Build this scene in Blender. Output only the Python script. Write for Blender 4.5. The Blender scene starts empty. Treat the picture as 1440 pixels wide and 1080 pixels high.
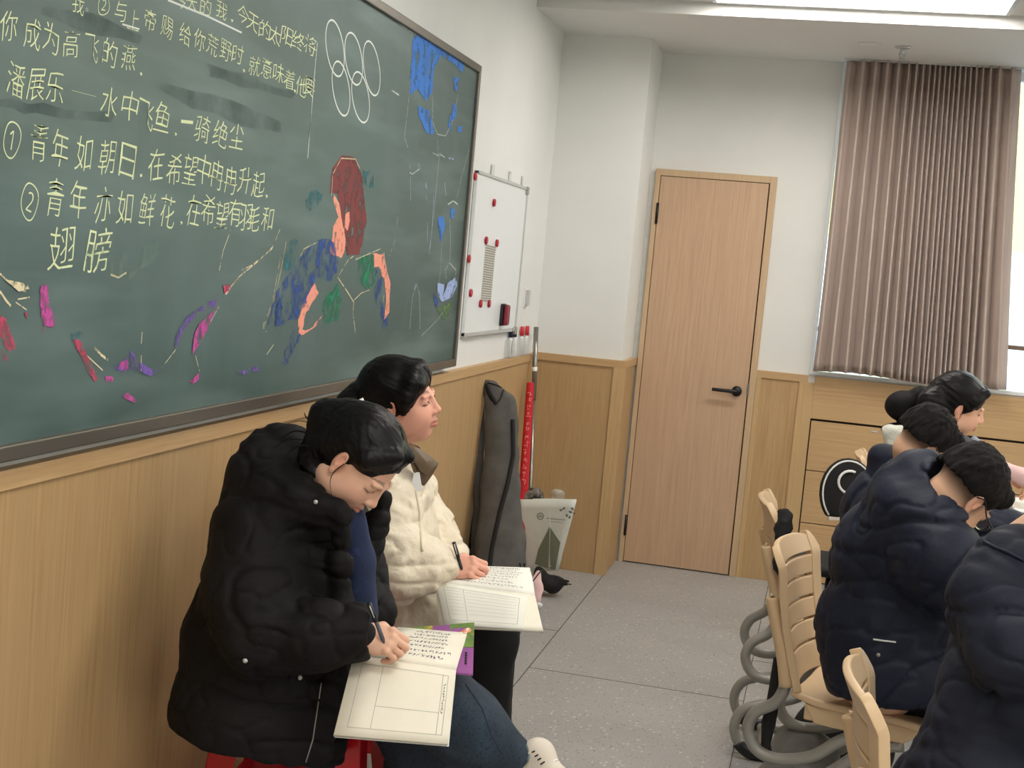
EXPOSURE = 1.42; SKY = 2.2; LAMP = 9.0
import bpy, math, random
import numpy as np
from mathutils import Vector, Matrix
random.seed(7)
SC = bpy.context.scene
COL = SC.collection
# ---------------------------------------------------------------- camera
CF = 1900.0; YAW, PIT, ROL = .2238, -.0876, .0898
CC = np.array([1.4342, -7.1652, 1.5297])
_cy, _sy, _cp, _sp = math.cos(YAW), math.sin(YAW), math.cos(PIT), math.sin(PIT)
FW = np.array([-_sy * _cp, _cy * _cp, _sp]); _r0 = np.array([_cy, _sy, 0.]); _u0 = np.cross(_r0, FW)
RT = math.cos(ROL) * _r0 + math.sin(ROL) * _u0; UP = -math.sin(ROL) * _r0 + math.cos(ROL) * _u0
BK = -FW
cam_d = bpy.data.cameras.new('camera'); cam = bpy.data.objects.new('camera', cam_d); COL.objects.link(cam)
cam_d.sensor_width = 36; cam_d.lens = CF / 1440 * 36; cam_d.clip_start = .05; cam_d.clip_end = 200
cam.matrix_world = Matrix(((RT[0], UP[0], BK[0], CC[0]), (RT[1], UP[1], BK[1], CC[1]), (RT[2], UP[2], BK[2], CC[2]), (0, 0, 0, 1)))
SC.camera = cam
SC.view_settings.view_transform = 'Standard'; SC.view_settings.look = 'None'
SC.view_settings.gamma = 1; SC.view_settings.use_curve_mapping = False
SC.view_settings.exposure = EXPOSURE
# ---------------------------------------------------------------- daylight
wd = bpy.data.worlds.new('sky'); SC.world = wd; wd.use_nodes = True
bg = wd.node_tree.nodes['Background']; bg.inputs[0].default_value = (.80, .90, 1.0, 1); bg.inputs[1].default_value = SKY
# measured points of the room: a point on the sight line x,y at a depth, or on a plane
def D(x, y, d): return CC + (FW + (x - 720) / CF * RT - (y - 540) / CF * UP) * d
def PL(x, y, ax, val):
    k = FW + (x - 720) / CF * RT - (y - 540) / CF * UP
    return CC + k * ((val - CC[ax]) / k[ax])
def N(v):
    v = np.array(v, float); return v / np.linalg.norm(v)
def cv(a, b, c): return N(a * RT + b * UP + c * BK)
# ---------------------------------------------------------------- materials
def lin(c):
    return tuple(((v / 255) / 12.92 if v / 255 <= .04045 else ((v / 255 + .055) / 1.055) ** 2.4) for v in c) + (1,)
def mat(name, rgb, rough=.6, metal=0., noise=None, bump=None, emit=None, attr=False, trans=0, sheen=0, wood=None, coat=0, spec=.5, alpha=None, speck=None):
    m = bpy.data.materials.new(name); m.use_nodes = True; nt = m.node_tree; b = nt.nodes['Principled BSDF']
    c = lin(rgb); b.inputs['Base Color'].default_value = c; b.inputs['Roughness'].default_value = rough
    b.inputs['Metallic'].default_value = metal; b.inputs['Transmission Weight'].default_value = trans
    b.inputs['Sheen Weight'].default_value = sheen; b.inputs['Coat Weight'].default_value = coat
    b.inputs['Specular IOR Level'].default_value = spec
    L = nt.links.new
    tc = nt.nodes.new('ShaderNodeTexCoord')
    def mp(scale):
        x = nt.nodes.new('ShaderNodeMapping'); x.inputs['Scale'].default_value = scale; L(tc.outputs['Object'], x.inputs[0]); return x
    def nz(scale, s=1., det=3, rg=.55):
        n = nt.nodes.new('ShaderNodeTexNoise'); n.inputs['Scale'].default_value = s; n.inputs['Detail'].default_value = det
        n.inputs['Roughness'].default_value = rg; L(mp(scale).outputs[0], n.inputs['Vector']); return n
    def mix(fac, a, bb, lo=.35, hi=.65):
        r = nt.nodes.new('ShaderNodeMapRange'); r.inputs['From Min'].default_value = lo; r.inputs['From Max'].default_value = hi
        L(fac, r.inputs['Value'])
        x = nt.nodes.new('ShaderNodeMix'); x.data_type = 'RGBA'; L(r.outputs[0], x.inputs['Factor'])
        for k, v in ((6, a), (7, bb)):
            if isinstance(v, tuple): x.inputs[k].default_value = v
            else: L(v, x.inputs[k])
        return x.outputs[2]
    src = None
    if attr:
        a = nt.nodes.new('ShaderNodeVertexColor'); a.layer_name = 'Col'; src = a.outputs[0]
    if noise:   # [(scale3, rgb, lo, hi)]
        for scl, rgb2, lo, hi in noise:
            src = mix(nz(scl).outputs[0], src if src is not None else c, lin(rgb2), lo, hi)
    if wood:    # (dark rgb, grain scale, tall axis)
        dark, g, ax = wood
        s = [g, g, g]; s[ax] = g * .03
        f = nz(tuple(s), 1., 4, .65)
        s2 = [g * .2, g * .2, g * .2]; s2[ax] = g * .008
        f2 = nz(tuple(s2), 1., 2)
        src = mix(f.outputs[0], c, lin(dark), .40, .72)
        src = mix(f2.outputs[0], src, lin(tuple(x * .96 for x in rgb)), .45, .7)
    if speck:
        for sc_, rgb2, th in speck:
            v = nt.nodes.new('ShaderNodeTexVoronoi'); v.inputs['Scale'].default_value = sc_; L(tc.outputs['Object'], v.inputs['Vector'])
            g2 = nt.nodes.new('ShaderNodeSeparateColor'); L(v.outputs['Color'], g2.inputs[0])
            lt = nt.nodes.new('ShaderNodeMath'); lt.operation = 'LESS_THAN'; lt.inputs[1].default_value = th; L(g2.outputs[0], lt.inputs[0])
            l2 = nt.nodes.new('ShaderNodeMath'); l2.operation = 'LESS_THAN'; l2.inputs[1].default_value = .42; L(v.outputs['Distance'], l2.inputs[0])
            mm = nt.nodes.new('ShaderNodeMath'); mm.operation = 'MULTIPLY'; L(lt.outputs[0], mm.inputs[0]); L(l2.outputs[0], mm.inputs[1])
            src = mix(mm.outputs[0], src if src is not None else c, lin(rgb2), 0, 1.35)
    if src is not None: L(src, b.inputs['Base Color'])
    if bump:
        scl, st, dist = bump
        bn = nt.nodes.new('ShaderNodeBump'); bn.inputs['Strength'].default_value = st; bn.inputs['Distance'].default_value = dist
        L(nz(scl, 1., 4).outputs[0], bn.inputs['Height']); L(bn.outputs[0], b.inputs['Normal'])
    if emit:
        b.inputs['Emission Color'].default_value = lin(emit[0]); b.inputs['Emission Strength'].default_value = emit[1]
    if alpha:   # worn chalk: (scale3, lo, hi)
        r = nt.nodes.new('ShaderNodeMapRange'); r.inputs['From Min'].default_value = alpha[1]; r.inputs['From Max'].default_value = alpha[2]
        L(nz(alpha[0], 1., 5, .7).outputs[0], r.inputs['Value']); L(r.outputs[0], b.inputs['Alpha'])
    return m
M = {}
M['paint'] = mat('white_wall_paint', (226, 227, 223), .8, noise=[((1.5,) * 3, (220, 221, 218), .4, .7)], bump=((60,) * 3, .08, .002))
M['ceil'] = mat('ceiling_paint', (222, 222, 219), .85)
OAK = (186, 154, 110)
M['oak'] = mat('oak_veneer', OAK, .45, wood=((166, 133, 90), 130, 2), bump=((260, 260, 6), .12, .001))
M['oakh'] = mat('oak_veneer_lying', (196, 162, 118), .45, wood=((176, 142, 100), 130, 1))
M['oakx'] = mat('oak_veneer_across', (196, 162, 118), .45, wood=((176, 142, 100), 130, 0))
M['oakt'] = mat('oak_veneer_trim', (198, 166, 120), .45, wood=((180, 148, 104), 130, 2))
M['door'] = mat('door_veneer', (198, 166, 136), .5, wood=((182, 148, 120), 110, 2))
M['frame'] = mat('door_frame_veneer', (200, 172, 138), .5, wood=((184, 156, 120), 110, 2))
M['dark'] = mat('dark_gap', (38, 26, 18), .9)
M['blackmetal'] = mat('black_metal', (26, 26, 27), .4, .3)
M['floor'] = mat('speckled_vinyl', (168, 167, 164), .42, noise=[((3, 3, 3), (160, 159, 157), .3, .7), ((140,) * 3, (142, 141, 139), .52, .66)],
                 speck=[(75, (205, 204, 200), .07), (110, (95, 93, 90), .06)])
M['joint'] = mat('floor_joint', (70, 68, 66), .9)
M['board'] = mat('chalkboard_green', (70, 94, 91), .5, noise=[((.9, .9, 2.6), (56, 80, 76), .4, .65), ((2, 1.2, 7), (100, 122, 120), .48, .78), ((9, 6, 3), (80, 104, 102), .52, .9)], spec=.7)
M['boardframe'] = mat('anodised_frame', (112, 106, 98), .4, .6)
M['alu'] = mat('aluminium', (196, 198, 198), .35, .35)
M['wboard'] = mat('whiteboard_enamel', (226, 230, 232), .2)
M['red'] = mat('red_plastic_magnet', (176, 24, 44), .35)
M['blk'] = mat('black_plastic', (24, 24, 26), .45)
M['navyp'] = mat('navy_plastic', (24, 34, 66), .4)
M['redp'] = mat('red_cap_plastic', (200, 44, 52), .4)
M['white'] = mat('white_plastic', (232, 232, 230), .4)
M['clear'] = mat('clear_acrylic', (236, 240, 240), .08); M['clear'].node_tree.nodes['Principled BSDF'].inputs['Alpha'].default_value = .22
M['glass'] = mat('window_glass', (245, 250, 250), .02, trans=1)
M['paper'] = mat('cream_paper', (236, 231, 214), .8, noise=[((7,) * 3, (230, 224, 206), .4, .7)])
M['paper2'] = mat('white_paper', (236, 235, 224), .8)
M['ink'] = mat('grey_print', (150, 148, 140), .8)
M['ink2'] = mat('blue_black_ink', (84, 84, 110), .8)
M['curtain'] = mat('taupe_curtain', (184, 168, 158), .85, sheen=.2, noise=[((40, 40, 1.5), (174, 156, 147), .35, .7)], bump=((300,) * 3, .15, .001))
M['winframe'] = mat('white_window_frame', (225, 230, 234), .4)
M['lamp'] = mat('lamp_diffuser', (255, 255, 255), .5, emit=((255, 250, 242), LAMP))
M['skin'] = mat('skin', (214, 160, 130), .5, attr=True, spec=.35, bump=((260,) * 3, .06, .001))
M['hair'] = mat('black_hair', (13, 11, 12), .42, bump=((240,) * 3, .25, .001), spec=.22)
M['hairshort'] = mat('short_black_hair', (24, 20, 20), .75, bump=((420,) * 3, 1, .004), noise=[((60,) * 3, (12, 10, 10), .4, .6)], spec=.25)
M['eyew'] = mat('eye_white', (225, 220, 214), .2)
M['iris'] = mat('dark_iris', (28, 18, 14), .15)
M['blackcoat'] = mat('black_coat_nylon', (15, 13, 14), .7, bump=((30,) * 3, .35, .006), noise=[((8,) * 3, (20, 17, 18), .4, .7)], spec=.22)
M['rib'] = mat('black_knit_cuff', (16, 15, 17), .9, bump=((200,) * 3, .5, .002))
M['navycoat'] = mat('navy_coat_nylon', (18, 24, 42), .62, bump=((34,) * 3, .4, .006), noise=[((6,) * 3, (24, 31, 50), .4, .7)], spec=.3)
M['navycoat2'] = mat('navy_uniform_cloth', (21, 25, 40), .72, bump=((40,) * 3, .35, .005), noise=[((6,) * 3, (28, 33, 49), .4, .7)], spec=.3)
M['navyscarf'] = mat('navy_knit', (28, 40, 72), .9, bump=((160,) * 3, .5, .002), noise=[((45,) * 3, (44, 56, 92), .6, .7)])
M['puffer'] = mat('ivory_puffer', (226, 214, 190), .45, noise=[((5,) * 3, (220, 206, 182), .4, .7)], bump=((22,) * 3, .5, .012), sheen=.2)
M['ivoryrib'] = mat('ivory_knit_cuff', (222, 212, 188), .85, bump=((150,) * 3, .5, .002))
M['brownlining'] = mat('brown_lining', (96, 78, 58), .5)
M['jeans'] = mat('dark_denim', (34, 47, 60), .8, noise=[((9, 9, 4), (48, 66, 82), .42, .75), ((160,) * 3, (24, 34, 46), .5, .7)], bump=((400,) * 3, .3, .001))
M['blacktr'] = mat('black_trousers', (12, 12, 14), .9)
M['canvas'] = mat('cream_canvas', (222, 212, 198), .85, bump=((200,) * 3, .3, .001))
M['redstool'] = mat('glossy_red_plastic', (196, 12, 28), .22, coat=.3)
M['greybag'] = mat('charcoal_cloth', (82, 80, 77), .9, bump=((240,) * 3, .4, .002), noise=[((14,) * 3, (94, 92, 88), .4, .7)])
M['strap'] = mat('black_webbing', (26, 24, 24), .85)
M['steel'] = mat('steel_tube', (150, 146, 140), .3, .9)
M['banner'] = mat('red_banner_cloth', (196, 22, 34), .7)
M['whitebag'] = mat('white_paper_bag', (222, 224, 216), .6, noise=[((6,) * 3, (206, 212, 204), .45, .7)])
M['bagprint'] = mat('sage_print', (120, 124, 104), .8)
M['bagprint2'] = mat('grey_green_print', (104, 112, 106), .8)
M['pink'] = mat('pink_cloth', (226, 190, 188), .85)
M['blackcloth'] = mat('black_cloth', (22, 21, 23), .85, bump=((80,) * 3, .4, .003))
M['greycloth'] = mat('grey_cloth', (120, 118, 114), .85, bump=((60,) * 3, .4, .004))
M['chair'] = mat('tan_chair_plastic', (214, 184, 146), .42, noise=[((5,) * 3, (208, 178, 140), .4, .7)])
M['tube'] = mat('grey_powder_tube', (152, 149, 142), .4, .2)
M['fleece'] = mat('white_fleece', (220, 220, 208), .95, bump=((120,) * 3, .8, .006))
M['greyhood'] = mat('grey_sweater', (88, 92, 100), .9, bump=((100,) * 3, .5, .003))
M['pale'] = mat('pale_blue_trim', (176, 184, 200), .8)
M['desk'] = mat('desk_laminate', (206, 170, 128), .4)
M['yellow'] = mat('yellow_plaster', (220, 208, 120), .9)
M['pblue'] = mat('pale_facade', (176, 200, 214), .8)
M['pwhite'] = mat('white_facade', (235, 238, 240), .8)
M['brownrail'] = mat('brown_rail', (120, 96, 80), .5)
M['leaf'] = mat('green_leaves', (86, 120, 80), .8, noise=[((4,) * 3, (140, 165, 130), .45, .6)])
M['ground'] = mat('paved_yard', (190, 194, 196), .9)
def chalk(name, rgb, lo=.42, hi=.52, s=60): return mat('chalk_' + name, rgb, .95, alpha=((s, s, s * .7), lo, hi))
# ---------------------------------------------------------------- object helpers
def tag(o, label=None, cat=None, group=None, kind=None):
    if label: o['label'] = label
    if cat: o['category'] = cat
    if group: o['group'] = group
    if kind: o['kind'] = kind
    return o
def empty(name, loc, label=None, cat=None, group=None, rz=0):
    o = bpy.data.objects.new(name, None); COL.objects.link(o); o.location = loc; o.rotation_euler[2] = rz
    o.empty_display_size = .05
    return tag(o, label, cat, group)
ROOTM = {}
def link(name, me, m, parent=None):
    o = bpy.data.objects.new(name, me); COL.objects.link(o)
    if m is not None and not me.materials: me.materials.append(m)
    if parent is not None:
        o.parent = parent
        root = parent
        mw = Matrix.Identity(4)
        ch = []
        while root is not None: ch.append(root); root = root.parent
        for q in reversed(ch):
            mw = mw @ (Matrix.Translation(q.location) @ q.rotation_euler.to_matrix().to_4x4() if not q.get('_wl') else Matrix.Identity(4))
        if not parent.get('_local'):
            # geometry was given in world coordinates
            me.transform(mw.inverted())
    return o
class MB:
    """collects shapes into one mesh"""
    def __init__(s): s.v = []; s.f = []; s.sm = []
    def add(s, vs, fs, smooth=False):
        n = len(s.v); s.v += [tuple(map(float, p)) for p in vs]; s.f += [tuple(i + n for i in f) for f in fs]; s.sm += [smooth] * len(fs)
        return s
    def box(s, lo, hi, fr=None, org=None):
        x0, y0, z0 = lo; x1, y1, z1 = hi
        vs = [(x0, y0, z0), (x1, y0, z0), (x1, y1, z0), (x0, y1, z0), (x0, y0, z1), (x1, y0, z1), (x1, y1, z1), (x0, y1, z1)]
        if fr is not None: vs = [np.array(org) + p[0] * np.array(fr[0]) + p[1] * np.array(fr[1]) + p[2] * np.array(fr[2]) for p in vs]
        return s.add(vs, [(0, 3, 2, 1), (4, 5, 6, 7), (0, 1, 5, 4), (1, 2, 6, 5), (2, 3, 7, 6), (3, 0, 4, 7)])
    def tube(s, pts, rad, n=10, spline=0, caps=True, flat=None):
        pts = [np.array(p, float) for p in pts]
        rad = list(rad) if hasattr(rad, '__len__') else [rad] * len(pts)
        if spline:
            P2, R2 = [], []
            for i in range(len(pts) - 1):
                p0, p1, p2, p3 = pts[max(i - 1, 0)], pts[i], pts[i + 1], pts[min(i + 2, len(pts) - 1)]
                for k in range(spline):
                    t = k / spline
                    P2.append(.5 * ((2 * p1) + (p2 - p0) * t + (2 * p0 - 5 * p1 + 4 * p2 - p3) * t * t + (-p0 + 3 * p1 - 3 * p2 + p3) * t ** 3)); R2.append(rad[i] * (1 - t) + rad[i + 1] * t)
            P2.append(pts[-1]); R2.append(rad[-1]); pts, rad = P2, R2
        vs, fs = [], []
        ref = None
        for i, p in enumerate(pts):
            t = N(pts[min(i + 1, len(pts) - 1)] - pts[max(i - 1, 0)] + 1e-12)
            if ref is None: ref = np.cross(t, (0, 0, 1)) if abs(t[2]) < .9 else np.cross(t, (1, 0, 0))
            ref = N(ref - t * ref.dot(t)); b = np.cross(t, ref)
            for k in range(n):
                a = 2 * math.pi * k / n
                o = math.cos(a) * ref + math.sin(a) * b
                if flat is not None: o = o - flat[0] * np.dot(o, flat[0]) * (1 - flat[1])
                vs.append(p + rad[i] * o)
        for i in range(len(pts) - 1):
            for k in range(n):
                k2 = (k + 1) % n; fs.append((i * n + k, i * n + k2, (i + 1) * n + k2, (i + 1) * n + k))
        if caps: fs.append(tuple(range(n - 1, -1, -1))); fs.append(tuple((len(pts) - 1) * n + k for k in range(n)))
        return s.add(vs, fs, True)
    def ball(s, c, r, fr=None, n=12):
        r = r if hasattr(r, '__len__') else (r, r, r); fr = fr if fr is not None else np.eye(3)
        vs = [np.array(c) + r[2] * np.array(fr[2])]; fs = []
        for i in range(1, n):
            th = math.pi * i / n
            for k in range(2 * n):
                ph = math.pi * k / n
                vs.append(np.array(c) + r[0] * math.sin(th) * math.cos(ph) * np.array(fr[0]) + r[1] * math.sin(th) * math.sin(ph) * np.array(fr[1]) + r[2] * math.cos(th) * np.array(fr[2]))
        vs.append(np.array(c) - r[2] * np.array(fr[2])); m = 2 * n
        for k in range(m): fs.append((0, 1 + k, 1 + (k + 1) % m)); fs.append((len(vs) - 1, 1 + (n - 2) * m + (k + 1) % m, 1 + (n - 2) * m + k))
        for i in range(n - 2):
            for k in range(m): fs.append((1 + i * m + k, 1 + (i + 1) * m + k, 1 + (i + 1) * m + (k + 1) % m, 1 + i * m + (k + 1) % m))
        return s.add(vs, fs, True)
    def prism(s, poly, off, smooth=False):
        """polygon (3d points) extruded by a vector"""
        n = len(poly); off = np.array(off); vs = [np.array(p) for p in poly] + [np.array(p) + off for p in poly]
        fs = [tuple(range(n - 1, -1, -1)), tuple(range(n, 2 * n))] + [(i, (i + 1) % n, n + (i + 1) % n, n + i) for i in range(n)]
        return s.add(vs, fs, smooth)
    def sheet(s, G, th=0., smooth=True, nrm=None):
        """grid of points [i][j], closed with thickness th"""
        G = np.array(G, float); a, b = G.shape[:2]
        du = np.gradient(G, axis=0); dv = np.gradient(G, axis=1); nn = np.cross(du, dv); nn /= np.linalg.norm(nn, axis=2, keepdims=True) + 1e-12
        top = (G + nn * th / 2).reshape(-1, 3); bot = (G - nn * th / 2).reshape(-1, 3); q = a * b
        fs = []
        for i in range(a - 1):
            for j in range(b - 1):
                x = i * b + j; fs.append((x, x + b, x + b + 1, x + 1))
                if th: fs.append((q + x, q + x + 1, q + x + b + 1, q + x + b))
        if th:
            ring = [i * b for i in range(a)] + [(a - 1) * b + j for j in range(1, b)] + [i * b + b - 1 for i in range(a - 2, -1, -1)] + [j for j in range(b - 2, 0, -1)]
            for k in range(len(ring)):
                p, r = ring[k], ring[(k + 1) % len(ring)]; fs.append((p, q + p, q + r, r))
        return s.add(list(top) + (list(bot) if th else []), fs, smooth)
    def build(s, name, m, parent=None, bevel=0, seg=2):
        me = bpy.data.meshes.new(name); me.from_pydata(s.v, [], s.f)
        me.polygons.foreach_set('use_smooth', s.sm); me.update()
        o = link(name, me, m, parent)
        if bevel:
            b = o.modifiers.new('b', 'BEVEL'); b.width = bevel; b.segments = seg; b.limit_method = 'ANGLE'; b.angle_limit = .6
        return o
def struct(name, mb, m, parent=None, bevel=0):
    o = mb.build(name, m, parent, bevel)
    if parent is None: o['kind'] = 'structure'
    return o
def bx(lo, hi): return MB().box(lo, hi)
def copy_tree(o, parent=None):
    c = o.copy(); COL.objects.link(c)
    if parent is not None: c.parent = parent
    for ch in list(o.children): copy_tree(ch, c)
    return c
# ---------------------------------------------------------------- implicit surfaces -> one smooth mesh
_rng = np.random.RandomState(3); LAT = _rng.rand(32, 32, 32).astype(np.float32)
def vn(p, f, off=0.):
    q = np.asarray(p, np.float32) * f + off + 100; i = np.floor(q).astype(int); t = q - i; t = t * t * (3 - 2 * t)
    i0 = i & 31; i1 = (i + 1) & 31
    def g(a, b, c): return LAT[a[:, 0], b[:, 1], c[:, 2]]
    x, y, z = t[:, 0], t[:, 1], t[:, 2]
    c00 = g(i0, i0, i0) * (1 - x) + g(i1, i0, i0) * x; c10 = g(i0, i1, i0) * (1 - x) + g(i1, i1, i0) * x
    c01 = g(i0, i0, i1) * (1 - x) + g(i1, i0, i1) * x; c11 = g(i0, i1, i1) * (1 - x) + g(i1, i1, i1) * x
    return ((c00 * (1 - y) + c10 * y) * (1 - z) + (c01 * (1 - y) + c11 * y) * z) * 2 - 1
class Vol:
    def __init__(s, h=.005): s.h = h; s.pr = []
    def cap(s, a, b, ra, rb=None, k=.02, op='u', flat=None):
        a = np.array(a, float); b = np.array(b, float); rb = ra if rb is None else rb; ab = b - a; L2 = ab.dot(ab) + 1e-12
        def fn(X, Y, Z):
            t = np.clip(((X - a[0]) * ab[0] + (Y - a[1]) * ab[1] + (Z - a[2]) * ab[2]) / L2, 0, 1)
            qx = X - a[0] - t * ab[0]; qy = Y - a[1] - t * ab[1]; qz = Z - a[2] - t * ab[2]
            q2 = qx * qx + qy * qy + qz * qz
            if flat is not None:
                n, m = flat; q2 = q2 + (m * m - 1) * (qx * n[0] + qy * n[1] + qz * n[2]) ** 2
            return np.sqrt(q2) - (ra + t * (rb - ra))
        R = max(ra, rb); s.pr.append((fn, np.minimum(a, b) - R, np.maximum(a, b) + R, k, op)); return s
    def chain(s, pts, rad, k=.02, op='u', flat=None):
        for i in range(len(pts) - 1): s.cap(pts[i], pts[i + 1], rad[i], rad[i + 1], k, op, flat)
        return s
    def ell(s, c, r, fr=None, k=.02, op='u'):
        c = np.array(c, float); r = np.array(r if hasattr(r, '__len__') else (r,) * 3, float); F = np.array(fr if fr is not None else np.eye(3), float)
        def fn(X, Y, Z):
            x, y, z = X - c[0], Y - c[1], Z - c[2]; k0 = 0; k1 = 0
            for i in range(3):
                q = x * F[i][0] + y * F[i][1] + z * F[i][2]; k0 = k0 + (q / r[i]) ** 2; k1 = k1 + (q / r[i] ** 2) ** 2
            k0 = np.sqrt(k0); return k0 * (k0 - 1) / (np.sqrt(k1) + 1e-9)
        R = np.abs(F.T) @ r; s.pr.append((fn, c - R, c + R, k, op)); return s
    def cut(s, p, n, k=.004):
        """removes what lies on the n side of the plane"""
        p = np.array(p, float); n = N(n)
        s.pr.append((lambda X, Y, Z: -((X - p[0]) * n[0] + (Y - p[1]) * n[1] + (Z - p[2]) * n[2]), None, None, k, 's')); return s
    def mesh(s, name, m, parent=None, disp=None, colour=None, smooth=0, dispmax=.02):
        h = s.h; U = [q for q in s.pr if q[4] == 'u']
        lo = np.min([q[1] for q in U], 0) - 4 * h - dispmax; hi = np.max([q[2] for q in U], 0) + 4 * h + dispmax
        n = np.ceil((hi - lo) / h).astype(int) + 1
        d = np.full(n, .5, np.float32); ax = [(lo[i] + h * np.arange(n[i])).astype(np.float32) for i in range(3)]
        for fn, a, b, k, op in s.pr:
            if a is None: sl = [slice(0, n[i]) for i in range(3)]
            else:
                mg = k + 4 * h + dispmax
                sl = [slice(max(0, int((a[i] - mg - lo[i]) / h)), min(n[i], int((b[i] + mg - lo[i]) / h) + 2)) for i in range(3)]
            if any(q.stop <= q.start for q in sl): continue
            X = ax[0][sl[0]][:, None, None]; Y = ax[1][sl[1]][None, :, None]; Z = ax[2][sl[2]][None, None, :]
            v = fn(X, Y, Z).astype(np.float32); sub = d[sl[0], sl[1], sl[2]]
            if op == 'u':
                hh = np.maximum(k - np.abs(sub - v), 0) / k; r = np.minimum(sub, v) - hh * hh * k * .25
            else:
                v = -v; hh = np.maximum(k - np.abs(sub - v), 0) / k; r = np.maximum(sub, v) + hh * hh * k * .25
            d[sl[0], sl[1], sl[2]] = r
        if disp is not None:
            band = np.argwhere(np.abs(d) < dispmax + 2 * h); P = band * h + lo
            d[band[:, 0], band[:, 1], band[:, 2]] -= disp(P)
        d[0] = d[-1] = .5; d[:, 0] = d[:, -1] = .5; d[:, :, 0] = d[:, :, -1] = .5
        ins = d < 0
        # surface nets
        c = ins[:-1, :-1, :-1].astype(np.int8)
        for dx, dy, dz in ((1, 0, 0), (0, 1, 0), (0, 0, 1), (1, 1, 0), (1, 0, 1), (0, 1, 1), (1, 1, 1)):
            c = c + ins[dx:n[0] - 1 + dx, dy:n[1] - 1 + dy, dz:n[2] - 1 + dz]
        cells = np.argwhere((c > 0) & (c < 8)); idx = np.full(c.shape, -1, np.int32); idx[cells[:, 0], cells[:, 1], cells[:, 2]] = np.arange(len(cells))
        acc = np.zeros((len(cells), 3)); cnt = np.zeros(len(cells))
        CR = [(x, y, z) for x in (0, 1) for y in (0, 1) for z in (0, 1)]
        val = {o: d[cells[:, 0] + o[0], cells[:, 1] + o[1], cells[:, 2] + o[2]] for o in CR}
        for o in CR:
            for a in range(3):
                if o[a] == 0:
                    o2 = list(o); o2[a] = 1; o2 = tuple(o2); v0, v1 = val[o], val[o2]; cr = (v0 < 0) != (v1 < 0)
                    t = np.where(cr, v0 / np.where(cr, v0 - v1, 1), 0); p = np.array(o, float)[None, :].repeat(len(cells), 0); p[:, a] += t
                    acc[cr] += p[cr]; cnt[cr] += 1
        vs = (cells + acc / cnt[:, None]) * h + lo
        quads = []
        for a in range(3):
            b_, c_ = (a + 1) % 3, (a + 2) % 3
            s0 = [slice(1, -1)] * 3; s0[a] = slice(0, -1); s1 = [slice(1, -1)] * 3; s1[a] = slice(1, None)
            A = ins[tuple(s0)]; B = ins[tuple(s1)]; e = np.argwhere(A != B)
            e0 = e + 1; e0[:, a] -= 1; flip = A[e[:, 0], e[:, 1], e[:, 2]]
            def at(db, dc):
                q = e0.copy(); q[:, b_] -= db; q[:, c_] -= dc; return idx[q[:, 0], q[:, 1], q[:, 2]]
            Q = np.stack([at(1, 1), at(0, 1), at(0, 0), at(1, 0)], 1); Q[~flip] = Q[~flip][:, ::-1]; quads.append(Q)
        Q = np.concatenate(quads); Q = Q[(Q >= 0).all(1)]
        me = bpy.data.meshes.new(name); me.vertices.add(len(vs)); me.vertices.foreach_set('co', vs.astype(np.float32).ravel())
        me.loops.add(len(Q) * 4); me.loops.foreach_set('vertex_index', Q.astype(np.int32).ravel())
        me.polygons.add(len(Q)); me.polygons.foreach_set('loop_start', np.arange(0, len(Q) * 4, 4, dtype=np.int32))
        me.polygons.foreach_set('use_smooth', np.ones(len(Q), bool)); me.update(calc_edges=True); me.validate()
        if colour is not None:
            ca = me.color_attributes.new('Col', 'FLOAT_COLOR', 'POINT'); cc = np.ones((len(vs), 4), np.float32); cc[:, :3] = colour(vs); ca.data.foreach_set('color', cc.ravel())
        o = link(name, me, m, parent)
        if smooth:
            mo = o.modifiers.new('s', 'SMOOTH'); mo.factor = .5; mo.iterations = smooth
        return o
# ================================================================ the room
CAPZ = 1.10; SOZ = 2.703; SOY = -1.057; MZ = 2.76; XR = 8.2; YB = -9.6; CX, CY = .4507, -.4052; WX = 1.373; PD = .026
struct('floor', bx((-.15, YB - .15, -.1), (XR + .15, .15, 0)), M['floor'])
struct('ceiling', bx((-.15, YB - .15, MZ), (XR + .15, .15, MZ + .12)), M['ceil'])
struct('wall_left', bx((-.15, YB, 0), (0, 0, MZ)), M['paint'])
struct('wall_right', bx((XR, YB, 0), (XR + .15, 0, MZ)), M['paint'])
struct('wall_back', bx((-.15, YB - .15, 0), (XR + .15, YB, MZ)), M['paint'])
WX2 = 4.6; WX3, WX4 = 5.2, 7.8
w = MB()
w.box((-.15, 0, 0), (WX, .15, MZ)); w.box((WX, 0, 0), (WX2, .15, CAPZ + .005)); w.box((WX2, 0, 0), (WX3, .15, MZ)); w.box((WX3, 0, 0), (WX4, .15, CAPZ + .005)); w.box((WX4, 0, 0), (XR + .15, .15, MZ)); 
w.box((WX, 0, SOZ), (WX2, .15, MZ)); w.box((WX3, 0, SOZ), (WX4, .15, MZ))
struct('wall_far', w, M['paint'])
struct('wall_column', bx((0, CY, 0), (CX, 0, SOZ)), M['paint'])
struct('ceiling_soffit', bx((0, SOY, SOZ), (XR, 0, MZ + .01)), M['ceil'])
# floor joints of the vinyl sheets: real grooves read as thin inlaid seams
j = MB()
for x in (-.355 + .82 * k for k in range(11)):
    if x > 0: j.box((x - .0015, YB, .0002), (x + .0015, -.03, .0012))
for k in range(11):
    for y in (-1.6 - .575 * q - (.0 if k % 2 else .0) for q in range(14)):
        if (k + int(-y / .575)) % 2 == 0:
            j.box((max(.03, -.355 + .82 * k), y - .001, .0002), (min(XR, -.355 + .82 * (k + 1)), y + .001, .001))
struct('floor_seam', j, M['joint'])
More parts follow.
